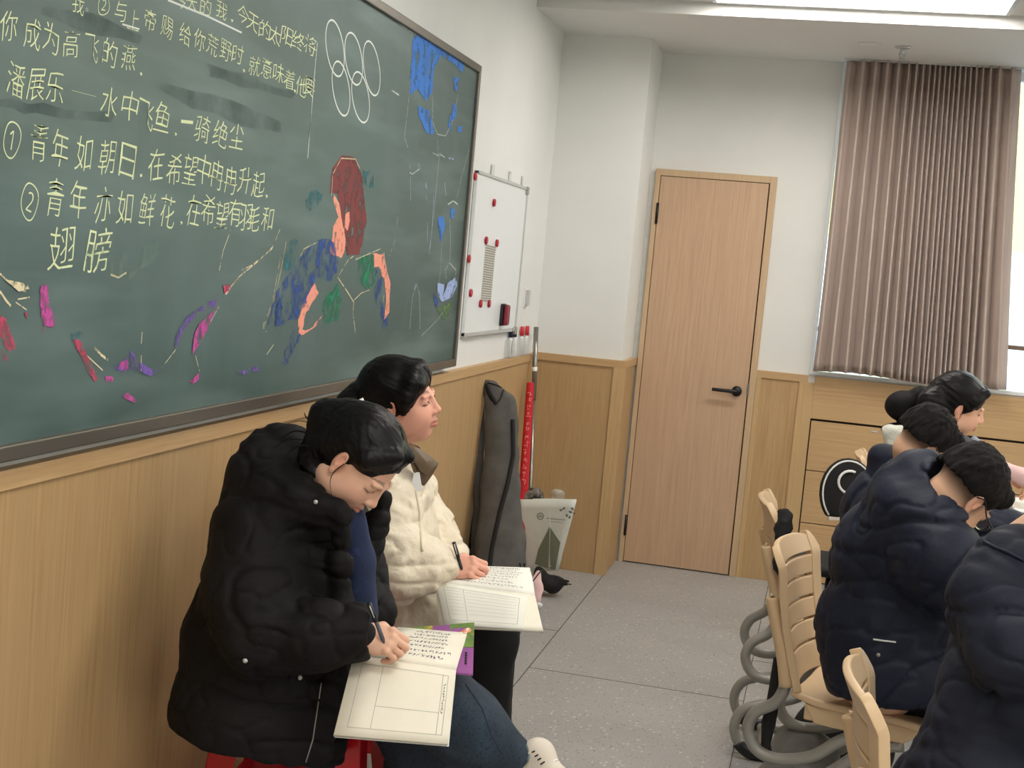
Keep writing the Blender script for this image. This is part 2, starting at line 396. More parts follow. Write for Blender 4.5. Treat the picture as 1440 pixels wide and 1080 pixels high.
# wainscot: veneer panels, trim strips and cap rails
tn = [0]
def wains(name, lo, hi, m): 
    o = bx(lo, hi).build(name, m, None, .001); o['kind'] = 'structure'; return o
for i, (ya, yb) in enumerate(((-9.6, -8.2), (-8.2, -6.8), (-6.8, -5.3), (-5.3, CY - PD))):
    wains('trim_%d' % (i + 1), (0.0, ya + .0012, 0), (PD * .7, yb - .0012, CAPZ - .035), M['oak'])
wains('trim_5', (0, YB, CAPZ - .038), (PD, CY - PD, CAPZ), M['oakh'])
wains('trim_6', (PD * .7, CY - PD * .7, 0), (CX - .035, CY, CAPZ - .035), M['oak'])
wains('trim_7', (0, CY - PD, CAPZ - .038), (CX + PD, CY, CAPZ), M['oakx'])
wains('trim_8', (CX - .035, CY - PD, 0), (CX + PD, CY, CAPZ - .038), M['oakt'])
wains('trim_9', (CX, CY, 0), (CX + PD * .7, -.026, CAPZ - .035), M['oak'])
wains('trim_10', (CX, CY, CAPZ - .038), (CX + PD, -.026, CAPZ), M['oakh'])
DX0, DX1 = .4805, 1.1086; LX0, LX1, LT = .5095, 1.072, 2.0623
wains('trim_11', (DX1, -PD * .7, 0), (WX - .02, 0, CAPZ - .035), M['oak'])
wains('trim_12', (DX1, -PD, CAPZ - .038), (WX - .002, 0, CAPZ), M['oakx'])
wains('trim_13', (DX1 + .001, -PD, 0), (DX1 + .026, 0, CAPZ - .038), M['oakt'])
wains('trim_14', (WX + .0325, -PD, .88), (XR, 0, CAPZ - .002), M['oakx'])
wains('trim_15', (WX - .045, -PD, 0), (WX + .032, 0, CAPZ - .038), M['oakt'])
# door
dr = empty('door_1', (DX0, 0, 0)); dr['kind'] = 'structure'
f = MB(); f.box((DX0, -.035, 0), (LX0 - .003, .0, 2.1)); f.box((LX1 + .003, -.035, 0), (DX1, .0, 2.1)); f.box((LX0 - .003, -.035, LT + .003), (LX1 + .003, .0, 2.1))
f.build('door_frame', M['frame'], dr, .002)
bx((LX0 - .003, -.006, 0), (LX1 + .003, -.001, LT + .003)).build('door_gap', M['dark'], dr)
leaf = bx((LX0, -.03, .006), (LX1 - .003, -.005, LT)).build('door_leaf', M['door'], dr, .0015)
h = MB(); hp = PL(1036, 550, 1, -.03)
h.tube([hp + (0, 0, 0), hp + (0, -.009, 0)], .027, 24); h.tube([hp, hp + (0, -.045, 0)], .009, 12)
h.tube([hp + (0.004, -.045, 0), hp + (-.03, -.05, 0), hp + (-.125, -.048, 0)], [.010, .010, .009], 10, 4)
h.build('door_handle', M['blackmetal'], leaf)
for y in (300, 738):
    p = PL(924 - (y - 300) * .1, y, 1, -.03); b = MB(); b.tube([p + (0, -.006, -.055), p + (0, -.006, .055)], .0075, 10); b.box(p + (-.006, -.006, -.05), p + (.006, .002, .05)); b.build('hinge', M['blackmetal'], dr)
p = PL(1051.5, 548, 1, -.035); bx(p + (-.004, -.003, -.032), p + (.008, .001, .032)).build('strike_plate', M['steel'], dr)
# built-in cabinet below the window
cab = empty('built_in_cabinet', (1.406, 0, 0), 'built-in oak cabinet with flush panels below the curtained window', 'cabinet')
bx((1.40, -.012, .02), (7.9, -.001, .882)).build('carcass', M['dark'], cab)
xs = [1.409, 2.62, 3.82, 5.02, 6.22, 7.42]
for i in range(5):
    for z0, z1 in ((.612, .868), (.336, .607), (.03, .331)):
        bx((xs[i] + .002, -.03, z0), (xs[i + 1] - .002, -.012, z1)).build('cabinet_panel', M['oakx'], cab, .001)
pk = PL(1231, 607, 1, -.03); k = MB(); k.box(pk + (-.02, -.004, -.004), pk + (.012, 0, .004)); k.build('catch', M['alu'], cab)
# window
def window(name, x0, x1):
    wn = empty(name, (x0, .05, CAPZ)); wn['kind'] = 'structure'
    z0, z1 = CAPZ + .005, SOZ
    f = MB()
    f.box((x0, -.012, z0), (x1, .13, z0 + .02)); f.box((x0, .0, z0 + .02), (x0 + .018, .13, z1)); f.box((x1 - .018, .0, z0 + .02), (x1, .13, z1)); f.box((x0, .04, z1 - .04), (x1, .1, z1))
    f.build('window_frame', M['winframe'], wn, .002)
    r = MB(); r.box((x0 + .018, .06, 1.33), (x1 - .018, .1, 1.352)); r.build('window_rail', M['brownrail'], wn)
    n = 3
    for i in range(1, n): bx((x0 + (x1 - x0) * i / n + .35 - .02, .06, z0 + .02), (x0 + (x1 - x0) * i / n + .35 + .02, .1, z1 - .04)).build('mullion', M['winframe'], wn)
    bx((x0 + .018, .077, z0 + .02), (x1 - .018, .083, z1 - .04)).build('window_pane', M['glass'], wn)
    return wn
window('window_1', WX, WX2); window('window_2', WX3, WX4)
# outside
struct('yard_ground', bx((-8, .2, -4.2), (20, 26, -4)), M['ground'])
b = empty('neighbouring_building', (6, 12, -4), 'pale building with yellow upper wall seen outside the window', 'building')
bx((-4, 12, -4), (16, 16, 1.15)).build('lower_wall', M['pblue'], b)
bx((-4, 12, 1.15), (16, 16, 2.3)).build('middle_wall', M['pwhite'], b)
bx((-4, 11.9, 2.3), (16, 16, 6)).build('upper_wall', M['yellow'], b)
for i in range(9): bx((-3.4 + i * 2, 11.96, -.9), (-2.4 + i * 2, 12.02, .6)).build('window', M['glass'], b)
v = Vol(.07)
for i in range(22): v.ell((2.2 + 1.6 * random.random() + i * .14, 5.5 + random.random(), -1.2 + 1.5 * random.random()), .4 + .25 * random.random(), k=.1)
v.cap((3.6, 6, -4), (3.6, 6, -1), .15)
o = v.mesh('tree', M['leaf'], None, lambda P: .09 * vn(P, 5)); tag(o, 'pale green bush outside the window', 'tree')
# curtain
cu = empty('curtain', (1.8, -.1, 1.2), 'taupe floor-dark pleated curtain hanging over the far window' if 0 else 'taupe pleated curtain hanging over the left end of the window', 'curtain')
def curtain_grid():
    # fold widths: broad at both ends, dense between
    u = [0]; wds = [.085, .08, .075, .07, .066, .05, .045, .04] + [.034, .030, .034, .028, .032, .028, .034, .030, .034, .038, .042] + [.05, .07, .10]
    for q in wds: u.append(u[-1] + q)
    tot = u[-1]; G = []
    nz = 36
    rows = []
    for iz in range(nz + 1):
        tz = iz / nz; row = []
        for i in range(len(wds)):
            for k in range(10):
                t = k / 10; s = (u[i] + wds[i] * t) / tot
                amp = min(.050, .022 + .50 * wds[i]) * (.75 + .35 * tz) * (1.0 if i not in (0, len(wds) - 1) else .6)
                wob = .012 * math.sin(3.1 * tz + i * 1.7) * (tz)
                x0 = 1.392 + .845 * s; x1 = 1.392 + .955 * s
                if s > .9: x1 -= .0 
                bulge = .05 * math.exp(-((tz - .62) / .35) ** 2) * max(0, s - .8) * 0
                x = x0 * (1 - tz) + x1 * tz + wob * .5 - bulge
                sh = math.sin(2 * math.pi * t); shx = .18 * wds[i] * math.sin(4 * math.pi * t)
                y = -.095 - amp * sh - .008 * math.sin(9 * s + 4 * tz)
                row.append((x + shx, y, 2.70 - (2.70 - 1.128) * tz + .010 * math.sin(7 * s) * tz))
        rows.append(row)
    return rows
cm = MB().sheet(curtain_grid(), .003); cm.build('curtain_cloth', M['curtain'], cu)
bx((1.38, -.12, 2.694), (4.4, -.07, 2.7028)).build('curtain_track', M['alu'], cu)
# ceiling fittings
def lamp(x, y, n, lab):
    e = empty('ceiling_light', (x, y, MZ), lab, 'light', 'recessed ceiling panels')
    fr = MB(); W, H = .6, .15
    for lo, hi in (((x - W - .02, y - H - .02, MZ - .012), (x + W + .02, y - H, MZ)), ((x - W - .02, y + H, MZ - .012), (x + W + .02, y + H + .02, MZ)), ((x - W - .02, y - H, MZ - .012), (x - W, y + H, MZ)), ((x + W, y - H, MZ - .012), (x + W + .02, y + H, MZ))): fr.box(lo, hi)
    fr.build('lamp_frame', M['alu'], e); bx((x - W, y - H, MZ - .008), (x + W, y + H, MZ - .002)).build('diffuser', M['lamp'], e)
lamp(1.42, -1.27, 0, 'glowing white ceiling panel at the top of the view, before the soffit')
RW = {-1.27: 'first', -3.5: 'second', -5.8: 'third', -8.1: 'fourth'}
for y in RW:
    for x, w_ in ((1.42, 'nearest the chalkboard wall'), (4.1, 'in the middle of the room'), (6.7, 'nearest the right wall')):
        if (x, y) != (1.42, -1.27): lamp(x, y, 0, 'white ceiling panel ' + w_ + ', ' + RW[y] + ' row from the oak door wall')
sp = PL(1270, 66, 2, SOZ); s = MB(); s.tube([sp + (0, 0, 0), sp + (0, 0, -.008)], [.038, .03], 20); s.tube([sp, sp + (0, 0, -.035)], .011, 10)
for a in (-1, 1): s.tube([sp + (a * .011, 0, -.02), sp + (a * .014, 0, -.04), sp + (0, 0, -.052)], .003, 6)
s.tube([sp + (0, 0, -.05), sp + (0, 0, -.054)], .016, 12)
tag(s.build('sprinkler_head', M['alu']), 'small chrome sprinkler head under the soffit above the curtain', 'sprinkler')
sp = PL(1223, 62, 2, SOZ); tag(MB().tube([sp, sp + (0, 0, -.006)], [.055, .05], 24).build('ceiling_cover', M['ceil']), 'flat round white cover plate on the soffit, left of the sprinkler', 'cover plate')
# ================================================================ blackboard
BX = .045
bb = empty('blackboard', (0, -3.8, 1.1), 'large green chalkboard with handwriting and chalk figure on the left wall', 'blackboard')
br = PL(677, 93, 0, BX); bt = br[2] - .0; bbz = PL(640, 517, 0, BX)[2] + .006; y1 = (br[1] + PL(640, 517, 0, BX)[1]) / 2; y0 = -6.2
FWD = .035
bx((.006, y0, bbz), (BX - .008, y1, bt)).build('board_surface', M['board'], bb)
bx((.004, y0 - .0, bt - .028), (BX + .004, y1 - .02, bt)).build('frame_rail', M['boardframe'], bb, .003)
tray = MB(); tray.box((.004, y0, bbz), (BX + .004, y1 - .02, bbz + .03)); tray.build('frame_rail', M['boardframe'], bb, .003)
bx((.004, y1 - .022, bbz), (BX + .004, y1, bt)).build('frame_stile', M['boardframe'], bb, .004)
bx((.004, y0, bbz), (BX + .004, y0 + .03, bt)).build('frame_stile', M['boardframe'], bb, .004)
BS = BX - .008
lay = [0.0004]
def bpt(x, y, off=0): return PL(x, y, 0, BS + off)
MC = {'y': chalk('pale_yellow', (222, 232, 186), .22, .38, 90), 'w': chalk('white', (226, 232, 226), .2, .36, 90), 'wt': chalk('white_thin', (206, 216, 208), .34, .48, 120),
      'blue': chalk('blue', (72, 128, 208), .38, .47, 26), 'blue2': chalk('blue_worn', (58, 86, 150), .44, .62, 22), 'lav': chalk('lavender', (160, 178, 222), .38, .46, 40),
      'red': chalk('rust', (124, 66, 66), .34, .50, 22), 'skin': chalk('salmon', (238, 158, 136), .36, .44, 40), 'green': chalk('green', (46, 132, 98), .40, .60, 26),
      'mag': chalk('magenta', (192, 84, 156), .36, .56, 40), 'crim': chalk('crimson', (190, 76, 104), .38, .60, 34), 'pur': chalk('violet', (120, 94, 172), .40, .60, 30),
      'moss': chalk('moss', (112, 150, 84), .46, .62, 40), 'sea': chalk('sea', (58, 120, 128), .44, .66, 22), 'dust': chalk('dust', (132, 158, 142), .44, .9, 18), 'cream': chalk('cream', (226, 214, 178), .38, .5, 50)}
TXT = {}
def text_mesh(ch):
    if ch in TXT: return TXT[ch]
    c = bpy.data.curves.new('t', 'FONT'); c.body = ch; c.size = 1; c.resolution_u = 2; c.offset = -.011
    o = bpy.data.objects.new('t', c); COL.objects.link(o); dg = bpy.context.evaluated_depsgraph_get()
    me = bpy.data.meshes.new_from_object(o.evaluated_get(dg)); vs = np.array([v.co[:] for v in me.vertices]).reshape(-1, 3); fs = [tuple(p.vertices) for p in me.polygons]
    bpy.data.objects.remove(o); bpy.data.curves.remove(c); bpy.data.meshes.remove(me); TXT[ch] = (vs, fs); return TXT[ch]
def writing(rows, col, name='chalk_writing'):
    for row in rows:
        mb = MB(); s = row[0]
        for ch, cx, cy, hp, wp in row[1]:
            vs, fs = text_mesh(ch)
            if not len(vs): continue
            lo, hi = vs.min(0), vs.max(0); q = (vs - (lo + hi) / 2) / np.maximum(hi - lo, .02)
            if ch in '一—': q[:, 1] *= .12
            sh = random.uniform(-.12, .04); rt = random.uniform(-.05, .05)
            x = q[:, 0] + sh * 0; y = q[:, 1] + rt * q[:, 0] * 1.2 + .04 * np.sin(5 * q[:, 0] + cx)
            x = x + .10 * q[:, 1] + .03 * np.sin(6 * q[:, 1] + cy)
            # pixel-size on the board: local axes of the board plane
            c0 = bpt(cx, cy); du = bpt(cx + 1, cy + .55); sy = abs(du[1] - c0[1]); sz = abs(bpt(cx, cy + 1)[2] - c0[2])
            P = np.zeros((len(vs), 3)); P[:, 0] = BS + .0006; P[:, 1] = c0[1] + x * wp * .84 * sy; P[:, 2] = c0[2] + y * hp * sz
            MB().add(P, fs).build('chalk_character', MC[row[2] if len(row) > 2 else col], bb)
def R(txt, pts, k, h0, h1, wr=.72):
    """characters at measured centres; height runs from h0 to h1"""
    out = []
    for i, (c, (x, y)) in enumerate(zip(txt, pts)):
        h = h0 + (h1 - h0) * i / max(1, len(pts) - 1)
        hh, ww = h, h * wr
        if c in ',.。，': hh, ww = 5, 4
        if c == '一': ww = h * .5
        if c == '—': ww = h * .9; hh = 4
        out.append((c, x * k, y * k, hh, ww))
    return (txt, out)
K = 1 / 3.13
writing([
    R('今天的我,今天的太阳终将', [(800, 0), (845, 12), (905, 30), (975, 45), (1020, 92), (1068, 65), (1112, 100), (1165, 130), (1210, 155), (1262, 160), (1312, 180), (1365, 200)], K, 24, 27),
    R('我。②与上帝赐给你荒野时,就意味着,他要', [(345, 15), (382, 42), (455, 25), (530, 50), (588, 88), (660, 88), (735, 120), (815, 152), (877, 175), (935, 198), (993, 222), (1046, 240), (1072, 312), (1120, 290), (1175, 300), (1225, 322), (1273, 350), (1296, 402), (1326, 382), (1362, 380)], K, 31, 27, .62),
    R('你成为高飞的燕.', [(38, 112), (142, 150), (225, 168), (312, 192), (400, 210), (482, 232), (567, 252), (620, 325)], K, 44, 35, .62),
    R('潘展乐—水中飞鱼,一骑绝尘', [(70, 352), (158, 370), (242, 385), (370, 412), (482, 450), (572, 468), (640, 505), (715, 515), (772, 592), (822, 540), (890, 568), (970, 590), (1042, 600)], K, 47, 36, .62),
    R('①青年如朝日.在希望中冉冉升起,', [(52, 612), (172, 625), (264, 655), (370, 675), (472, 690), (562, 710), (620, 772), (687, 722), (767, 745), (837, 748), (895, 745), (955, 768), (1015, 792), (1077, 792), (1137, 812), (1172, 865)], K, 54, 36, .52),
    R('②青年亦如鲜花,在希望有羽毛和', [(130, 885), (242, 872), (345, 878), (455, 902), (550, 912), (647, 922), (737, 932), (797, 982), (852, 928), (917, 922), (977, 948), (1035, 935), (1080, 955), (1118, 962), (1177, 962)], K, 54, 34, .52),
    R('翅膀', [(315 * .87, 175 * .87 + 938), (495 * .87, 185 * .87 + 938)], K, 62, 62, .66)], 'y')
def ribbon(pts, wpx, off=.0008, closed=False):
    """chalk stroke through measured points, wpx wide"""
    P = [bpt(x, y, off) for x, y in pts]; P = np.array(P); d = 6.0 / CF
    n = len(P); vs = []; fs = []
    for i in range(n):
        a = P[(i - 1) % n if closed else max(i - 1, 0)]; b = P[(i + 1) % n if closed else min(i + 1, n - 1)]
        t = b - a; t = t / (np.linalg.norm(t) + 1e-9); nn = np.array([0, -t[2], t[1]])
        ww = (wpx[i] if hasattr(wpx, '__len__') else wpx) * .0015
        vs += [P[i] + nn * ww, P[i] - nn * ww]
    for i in range(n if closed else n - 1):
        k = (i + 1) % n; fs.append((2 * i, 2 * k, 2 * k + 1, 2 * i + 1))
    return vs, fs
def strokes(lst, m, name='chalk_line', off=.0008):
    for pts, w_ in lst: MB().add(*ribbon(pts, w_, off)).build(name, MC[m], bb)
def ring(cx, cy, a, b, n=40): return [(cx + a * math.cos(2 * math.pi * k / n) + b * .10 * math.sin(2 * math.pi * k / n), cy + b * math.sin(2 * math.pi * k / n) + .25 * a * math.cos(2 * math.pi * k / n)) for k in range(n + 1)]
def Z(pts, k=1 / 4.5, ox=380, oy=0): return [(x * k + ox, y * k + oy) for x, y in pts]
for c in ((410, 305, 56, 178), (528, 372, 54, 165), (642, 432, 51, 172), (448, 560, 54, 172), (572, 615, 54, 160)):
    strokes([(Z([(x, y) for x, y in ring(c[0], c[1], c[2], c[3])]), 1.7)], 'w', 'chalk_ring')
strokes([([(236, 0), (290, 22), (340, 46)], 1.5), ([(172, 34), (196, 41)], 1.2), ([(446, 60), (440, 130), (433, 222)], .7)], 'w')
strokes([(Z([(300, 270), (270, 620), (235, 1005)]), .6), (Z([(900, 200), (880, 600), (850, 870), (872, 935)]), .7), (Z([(770, 572), (815, 602)]), 1.6), (Z([(620, 5), (740, 90), (880, 195), (970, 238)]), .8), (Z([(1255, 405), (1320, 445), (1310, 700), (1290, 1000)]), .8)], 'wt')
def smear(pts, m, name='chalk_patch', rag=3., off=None, n=3):
    """ragged filled patch outlined by measured points"""
    lay[0] += .00004
    o_ = lay[0] if off is None else off
    out = []
    for i in range(len(pts)):
        a = np.array(pts[i], float); b = np.array(pts[(i + 1) % len(pts)], float)
        for k in range(n): 
            q = a + (b - a) * k / n; out.append((q[0] + random.uniform(-rag, rag) * .5, q[1] + random.uniform(-rag, rag)))
    P = [bpt(x, y, o_) for x, y in out]
    mb = MB(); mb.add(P, [tuple(range(len(P)))]); return mb.build(name, MC[m], bb)
def Q(pts, k=.25, ox=340, oy=200): return [(x * k + ox, y * k + oy) for x, y in pts]
MC['wiped'] = chalk('wiped', (58, 79, 76), .36, 1.15, 10)
for pl in ([(210, 112), (300, 132), (392, 168), (396, 186), (330, 172), (240, 138)], [(290, 86), (350, 106), (414, 128), (412, 140), (340, 124), (296, 104)], [(0, 138), (60, 146), (160, 160), (158, 170), (50, 160), (0, 152)], [(60, 10), (130, 22), (200, 50), (196, 60), (110, 40), (60, 22)], [(192, 140), (208, 146), (214, 210), (198, 208)]):
    smear(pl, 'wiped', 'wiped_streak', rag=4, off=.0002)
# the erased chalk figure, right of the writing
smear(Q([(500, 290), (510, 150), (560, 70), (640, 90), (680, 200), (690, 330), (705, 450), (680, 560), (660, 630), (590, 640), (575, 520), (560, 420), (540, 300), (520, 285)]), 'red', rag=1.5)
smear(Q([(518, 295), (545, 340), (560, 410), (575, 500), (585, 560), (580, 620), (560, 650), (500, 630), (495, 590), (510, 540), (515, 470), (540, 420), (515, 330)]), 'skin', rag=1)
smear(Q([(585, 400), (605, 390), (608, 440), (595, 500), (580, 480)]), 'skin', rag=.6)
smear(Q([(410, 790), (430, 850), (400, 900), (360, 960), (340, 1060), (400, 1040), (450, 970), (430, 1020), (350, 1085), (315, 1080), (318, 1000), (345, 900)]), 'skin', rag=1.5)
smear(Q([(735, 625), (800, 630), (815, 720), (835, 800), (830, 960), (800, 1000), (815, 900), (800, 770), (770, 700), (745, 710)]), 'skin', rag=1.5)
smear(Q([(300, 680), (430, 540), (520, 560), (545, 700), (500, 780), (420, 760), (370, 870), (310, 1000), (200, 1010), (130, 1050), (180, 960), (220, 820)]), 'blue2', rag=3)
smear(Q([(540, 790), (560, 900), (540, 1010), (460, 1020), (450, 900)]), 'green', rag=2.5)
smear(Q([(650, 660), (740, 630), (750, 800), (700, 830), (660, 760)]), 'green', rag=2)
smear(Q([(750, 710), (790, 760), (790, 900), (830, 1010), (800, 1060), (760, 950), (745, 800)]), 'blue2', rag=2)
smear(Q([(360, 330), (400, 260), (460, 290), (430, 360), (370, 390)]), 'sea', rag=2)
smear(Q([(680, 160), (740, 160), (740, 260), (690, 240)]), 'sea', rag=2)
smear(Q([(255, 1140), (300, 1040), (330, 1090), (290, 1180), (240, 1260), (220, 1250)]), 'blue2', rag=2)
smear(Q([(260, 560), (320, 545), (300, 700), (250, 720), (230, 640)]), 'sea', rag=2)
strokes([(Q([(505, 300), (512, 180), (560, 90), (640, 95), (665, 150)]), .9), (Q([(520, 300), (550, 350), (560, 430), (575, 500), (585, 400)]), .7), (Q([(120, 1050), (180, 900), (225, 700), (250, 560)]), .7), (Q([(0, 720), (60, 690), (170, 600), (215, 490)]), .9),
         (Q([(540, 760), (600, 850), (630, 900), (625, 960), (640, 1080)]), 1.3), (Q([(630, 890), (670, 850), (720, 830)]), .9), (Q([(545, 750), (600, 660), (630, 640)]), .9), (Q([(800, 620), (815, 760), (830, 900), (800, 990), (790, 920), (800, 860)]), .9),
         (Q([(880, 400), (860, 560), (830, 640)]), .5), (Q([(430, 560), (350, 600), (330, 640)]), .8), (Q([(780, 600), (640, 660)]), .9)], 'cream')
# the right-hand blue chalk drawing
for pl in ([(905, 230), (985, 235), (1100, 310), (1235, 400), (1215, 455), (1140, 390), (1080, 350), (1040, 430), (1020, 600), (985, 640), (940, 560), (885, 600), (890, 420)], [(930, 660), (1010, 700), (1040, 850), (985, 840), (940, 730)], [(1160, 480), (1195, 500), (1180, 570), (1165, 560)], [(1160, 650), (1190, 680), (1170, 740), (1140, 820), (1130, 800)], [(1290, 620), (1320, 600), (1300, 900), (1280, 800)], [(1190, 800), (1215, 810), (1215, 835), (1190, 830)]):
    smear(Z(pl), 'blue' if pl[0][0] < 1200 else 'blue2', rag=2)
smear(Z([(1010, 350), (1060, 320), (1000, 460), (1010, 500), (975, 530), (975, 360)]), 'dust', rag=1)
strokes([(Z([(1025, 600), (1030, 780), (1060, 850), (1110, 860), (1150, 780), (1190, 600)]), .9), (Z([(1060, 870), (1055, 980), (1075, 970), (1105, 1000)]), .7), (Z([(880, 1040), (890, 1080)]), .6)], 'wt')
smear(Q([(1105, 420), (1135, 420), (1145, 470), (1120, 560), (1110, 500)]), 'blue', rag=1)
smear(Q([(1175, 370), (1200, 380), (1190, 430), (1170, 420)]), 'blue', rag=1)
smear(Q([(1100, 790), (1140, 800), (1130, 870), (1160, 790), (1200, 760), (1215, 800), (1180, 870), (1130, 895), (1105, 870)]), 'lav', rag=1)
smear(Q([(1090, 940), (1190, 890), (1180, 960), (1130, 1000)]), 'moss', rag=2.5)
smear(Q([(1080, 850), (1110, 900), (1100, 930), (1085, 920)]), 'blue2', rag=1)
strokes([(Q([(1125, 560), (1120, 700), (1110, 790)]), .7), (Q([(1170, 430), (1175, 560), (1170, 670), (1145, 720), (1150, 770)]), 1.), (Q([(1170, 680), (1205, 720), (1200, 770)]), 1.3), (Q([(1075, 60), (1110, 80), (1100, 200), (1080, 400), (1055, 630)]), .9), (Q([(1280, 40), (1240, 180), (1210, 310)]), .7), (Q([(945, 170), (960, 180), (1000, 150), (995, 120)]), 1.1), (Q([(950, 190), (950, 330)]), .6),
         (Q([(945, 1050), (960, 870), (985, 800), (1000, 860), (1003, 1050)]), .8), (Q([(1160, 350), (1190, 330), (1215, 350)]), 1.6), (Q([(1010, 1090), (1100, 1000), (1160, 920)]), .6), (Q([(1140, 230), (1150, 300)]), 1.), (Q([(1110, 20), (1105, 70), (1140, 80)]), .6), (Q([(1045, 450), (1045, 560)]), .8)], 'wt')
strokes([(Q([(1035, 230), (1040, 260)]), 2.4), (Q([(1037, 290), (1040, 320)]), 1.8), (Q([(1142, 225), (1145, 280)]), 1.6), (Q([(1080, 300), (1070, 500), (1056, 600)]), 1.2), (Q([(980, 795), (970, 830)]), 1.8), (Q([(1165, 90), (1190, 95)]), 2.2)], 'lav')
# worn coloured chalk flowers along the lower left
T = lambda pts: [(x / 3.6, y / 3.6 + 300) for x, y in pts]
smear(T([(0, 500), (45, 560), (50, 590), (80, 680), (40, 690), (0, 610)]), 'crim'); smear(T([(0, 690), (40, 720), (45, 760), (10, 750)]), 'crim')
smear(T([(208, 362), (242, 365), (250, 460), (282, 540), (270, 575), (225, 570), (205, 500)]), 'mag', rag=2); smear(T([(205, 570), (230, 575), (215, 605)]), 'crim'); smear(T([(120, 500), (145, 505), (140, 525)]), 'crim')
smear(T([(365, 635), (405, 640), (440, 720), (500, 830), (480, 860), (430, 770)]), 'crim', rag=2); smear(T([(530, 820), (575, 830), (570, 855), (540, 850)]), 'mag', rag=1)
smear(T([(565, 770), (630, 745), (665, 690), (690, 740), (800, 800), (770, 820), (690, 790), (600, 800)]), 'pur', rag=2.5); smear(T([(610, 750), (650, 745), (650, 790), (610, 790)]), 'mag', rag=2)
smear(T([(615, 925), (650, 908), (692, 950), (680, 960), (640, 940)]), 'mag', rag=1)
smear(T([(885, 680), (890, 620), (950, 520), (1040, 455), (1105, 430), (1080, 480), (1000, 500), (930, 590), (895, 680)]), 'pur', rag=1); smear(T([(1010, 560), (1100, 470), (1050, 590), (1000, 680), (975, 710), (985, 610)]), 'mag', rag=1.2); smear(T([(1130, 365), (1165, 360), (1160, 390), (1135, 410)]), 'crim', rag=1)
smear(T([(960, 855), (1005, 810), (1010, 840), (985, 860)]), 'mag', rag=1); smear(T([(1200, 810), (1300, 775), (1310, 800), (1210, 815)]), 'pur'); smear(T([(1410, 380), (1440, 360), (1440, 560), (1350, 590), (1380, 480)]), 'blue2')
smear(T([(430, 200), (550, 110), (640, 180), (800, 150), (820, 200), (700, 300), (640, 330), (560, 320), (440, 260)]), 'dust', rag=4); smear(T([(340, 600), (430, 610), (430, 640), (360, 640)]), 'sea')
smear(T([(25, 335), (140, 360), (148, 380), (95, 396)]), 'cream', rag=1)
strokes([(T([(0, 305), (30, 335), (70, 370), (130, 395)]), 1.2), (T([(0, 395), (30, 440), (55, 470)]), 1.6), (T([(90, 435), (150, 425)]), .9), (T([(80, 450), (140, 492)]), .8), (T([(480, 680), (510, 715), (550, 745)]), 1.8), (T([(440, 720), (520, 795)]), .9), (T([(1140, 410), (1205, 325), (1310, 240), (1380, 170), (1415, 85)]), 1.), (T([(1145, 410), (1165, 380)]), 1.5), (T([(1185, 350), (1207, 325)]), 1.5),
         (T([(1170, 80), (1130, 190), (1110, 290)]), .9), (T([(1420, 220), (1380, 450), (1330, 570), (1350, 600)]), .8), (T([(720, 600), (715, 660)]), .9), (T([(715, 720), (715, 800)]), .9), (T([(1110, 470), (1060, 560)]), .6), (T([(820, 780), (890, 690)]), .7), (T([(990, 720), (1010, 800)]), .6), (T([(560, 310), (600, 325), (640, 300)]), 1.4), (T([(1350, 715), (1385, 665)]), .8)], 'cream')
# chalk dust along the bottom rail
strokes([(T([(540, 1080), (700, 1052), (860, 1022), (960, 1000)]), 1.6)], 'mag', off=.0022); strokes([([(265, 581), (330, 569), (400, 556), (470, 544)], 2.2)], 'blue2', off=.0022); strokes([([(480, 541), (516, 531), (560, 528)], 1.8), ([(590, 520), (622, 512), (640, 510)], 1.2)], 'wt', off=.0022); strokes([([(0, 632), (60, 622), (150, 605)], 1.6)], 'mag', off=.0022)
# the rail and the board's lower edge sag a little towards the near end
for o in list(bpy.data.objects):
    if o.type == 'MESH' and (o.name in ('trim_1', 'trim_2', 'trim_3', 'trim_4', 'trim_5') or (o.parent is bb and o.name.split('.')[0] in ('board_surface', 'frame_rail', 'frame_stile'))):
        me = o.data; oz = o.matrix_basis.translation.z + (bb.location.z if o.parent is bb else 0); oy = bb.location.y if o.parent is bb else 0
        if o.name.startswith('trim'): pass
        for vtx in me.vertices:
            z = vtx.co.z + oz; y = vtx.co.y + oy
            if 1.0 < z < 1.25 and y < -1.95: vtx.co.z -= .0052 * (-1.95 - y)
# ================================================================ whiteboard and things on the left wall
wb = empty('whiteboard', (0, -1.4, 1.55), 'small whiteboard with grey frame beside the green chalkboard', 'whiteboard')
wy0, wy1, wz0, wz1 = -1.885, -.975, 1.222, 1.894
bx((.002, wy0, wz0), (.016, wy1, wz1)).build('writing_surface', M['wboard'], wb)
for lo, hi in (((.002, wy0, wz1 - .014), (.022, wy1, wz1)), ((.002, wy0, wz0), (.022, wy1, wz0 + .018)), ((.002, wy1 - .012, wz0), (.022, wy1, wz1))): bx(lo, hi).build('frame_rail', M['alu'], wb, .002)
for z in (wz1, wz0 + .02): bx((.002, wy1 - .035, z - .035), (.026, wy1 + .002, z + .002)).build('corner_cap', M['tube'], wb, .004)
for y in (-1.62, -1.3, -1.05): bx((0, y - .012, wz1), (.012, y + .012, wz1 + .045)).build('mounting_clip', M['clear'], wb)
paper = MB(); pa = [PL(*q, 0, .0165) for q in ((683, 343), (697, 347), (690, 425), (676, 424))]; paper.prism(pa, (.0006, 0, 0)); pp = paper.build('pinned_list', M['paper2']); tag(pp, 'narrow white list pinned to the whiteboard by four red magnets', 'paper')
ln = MB()
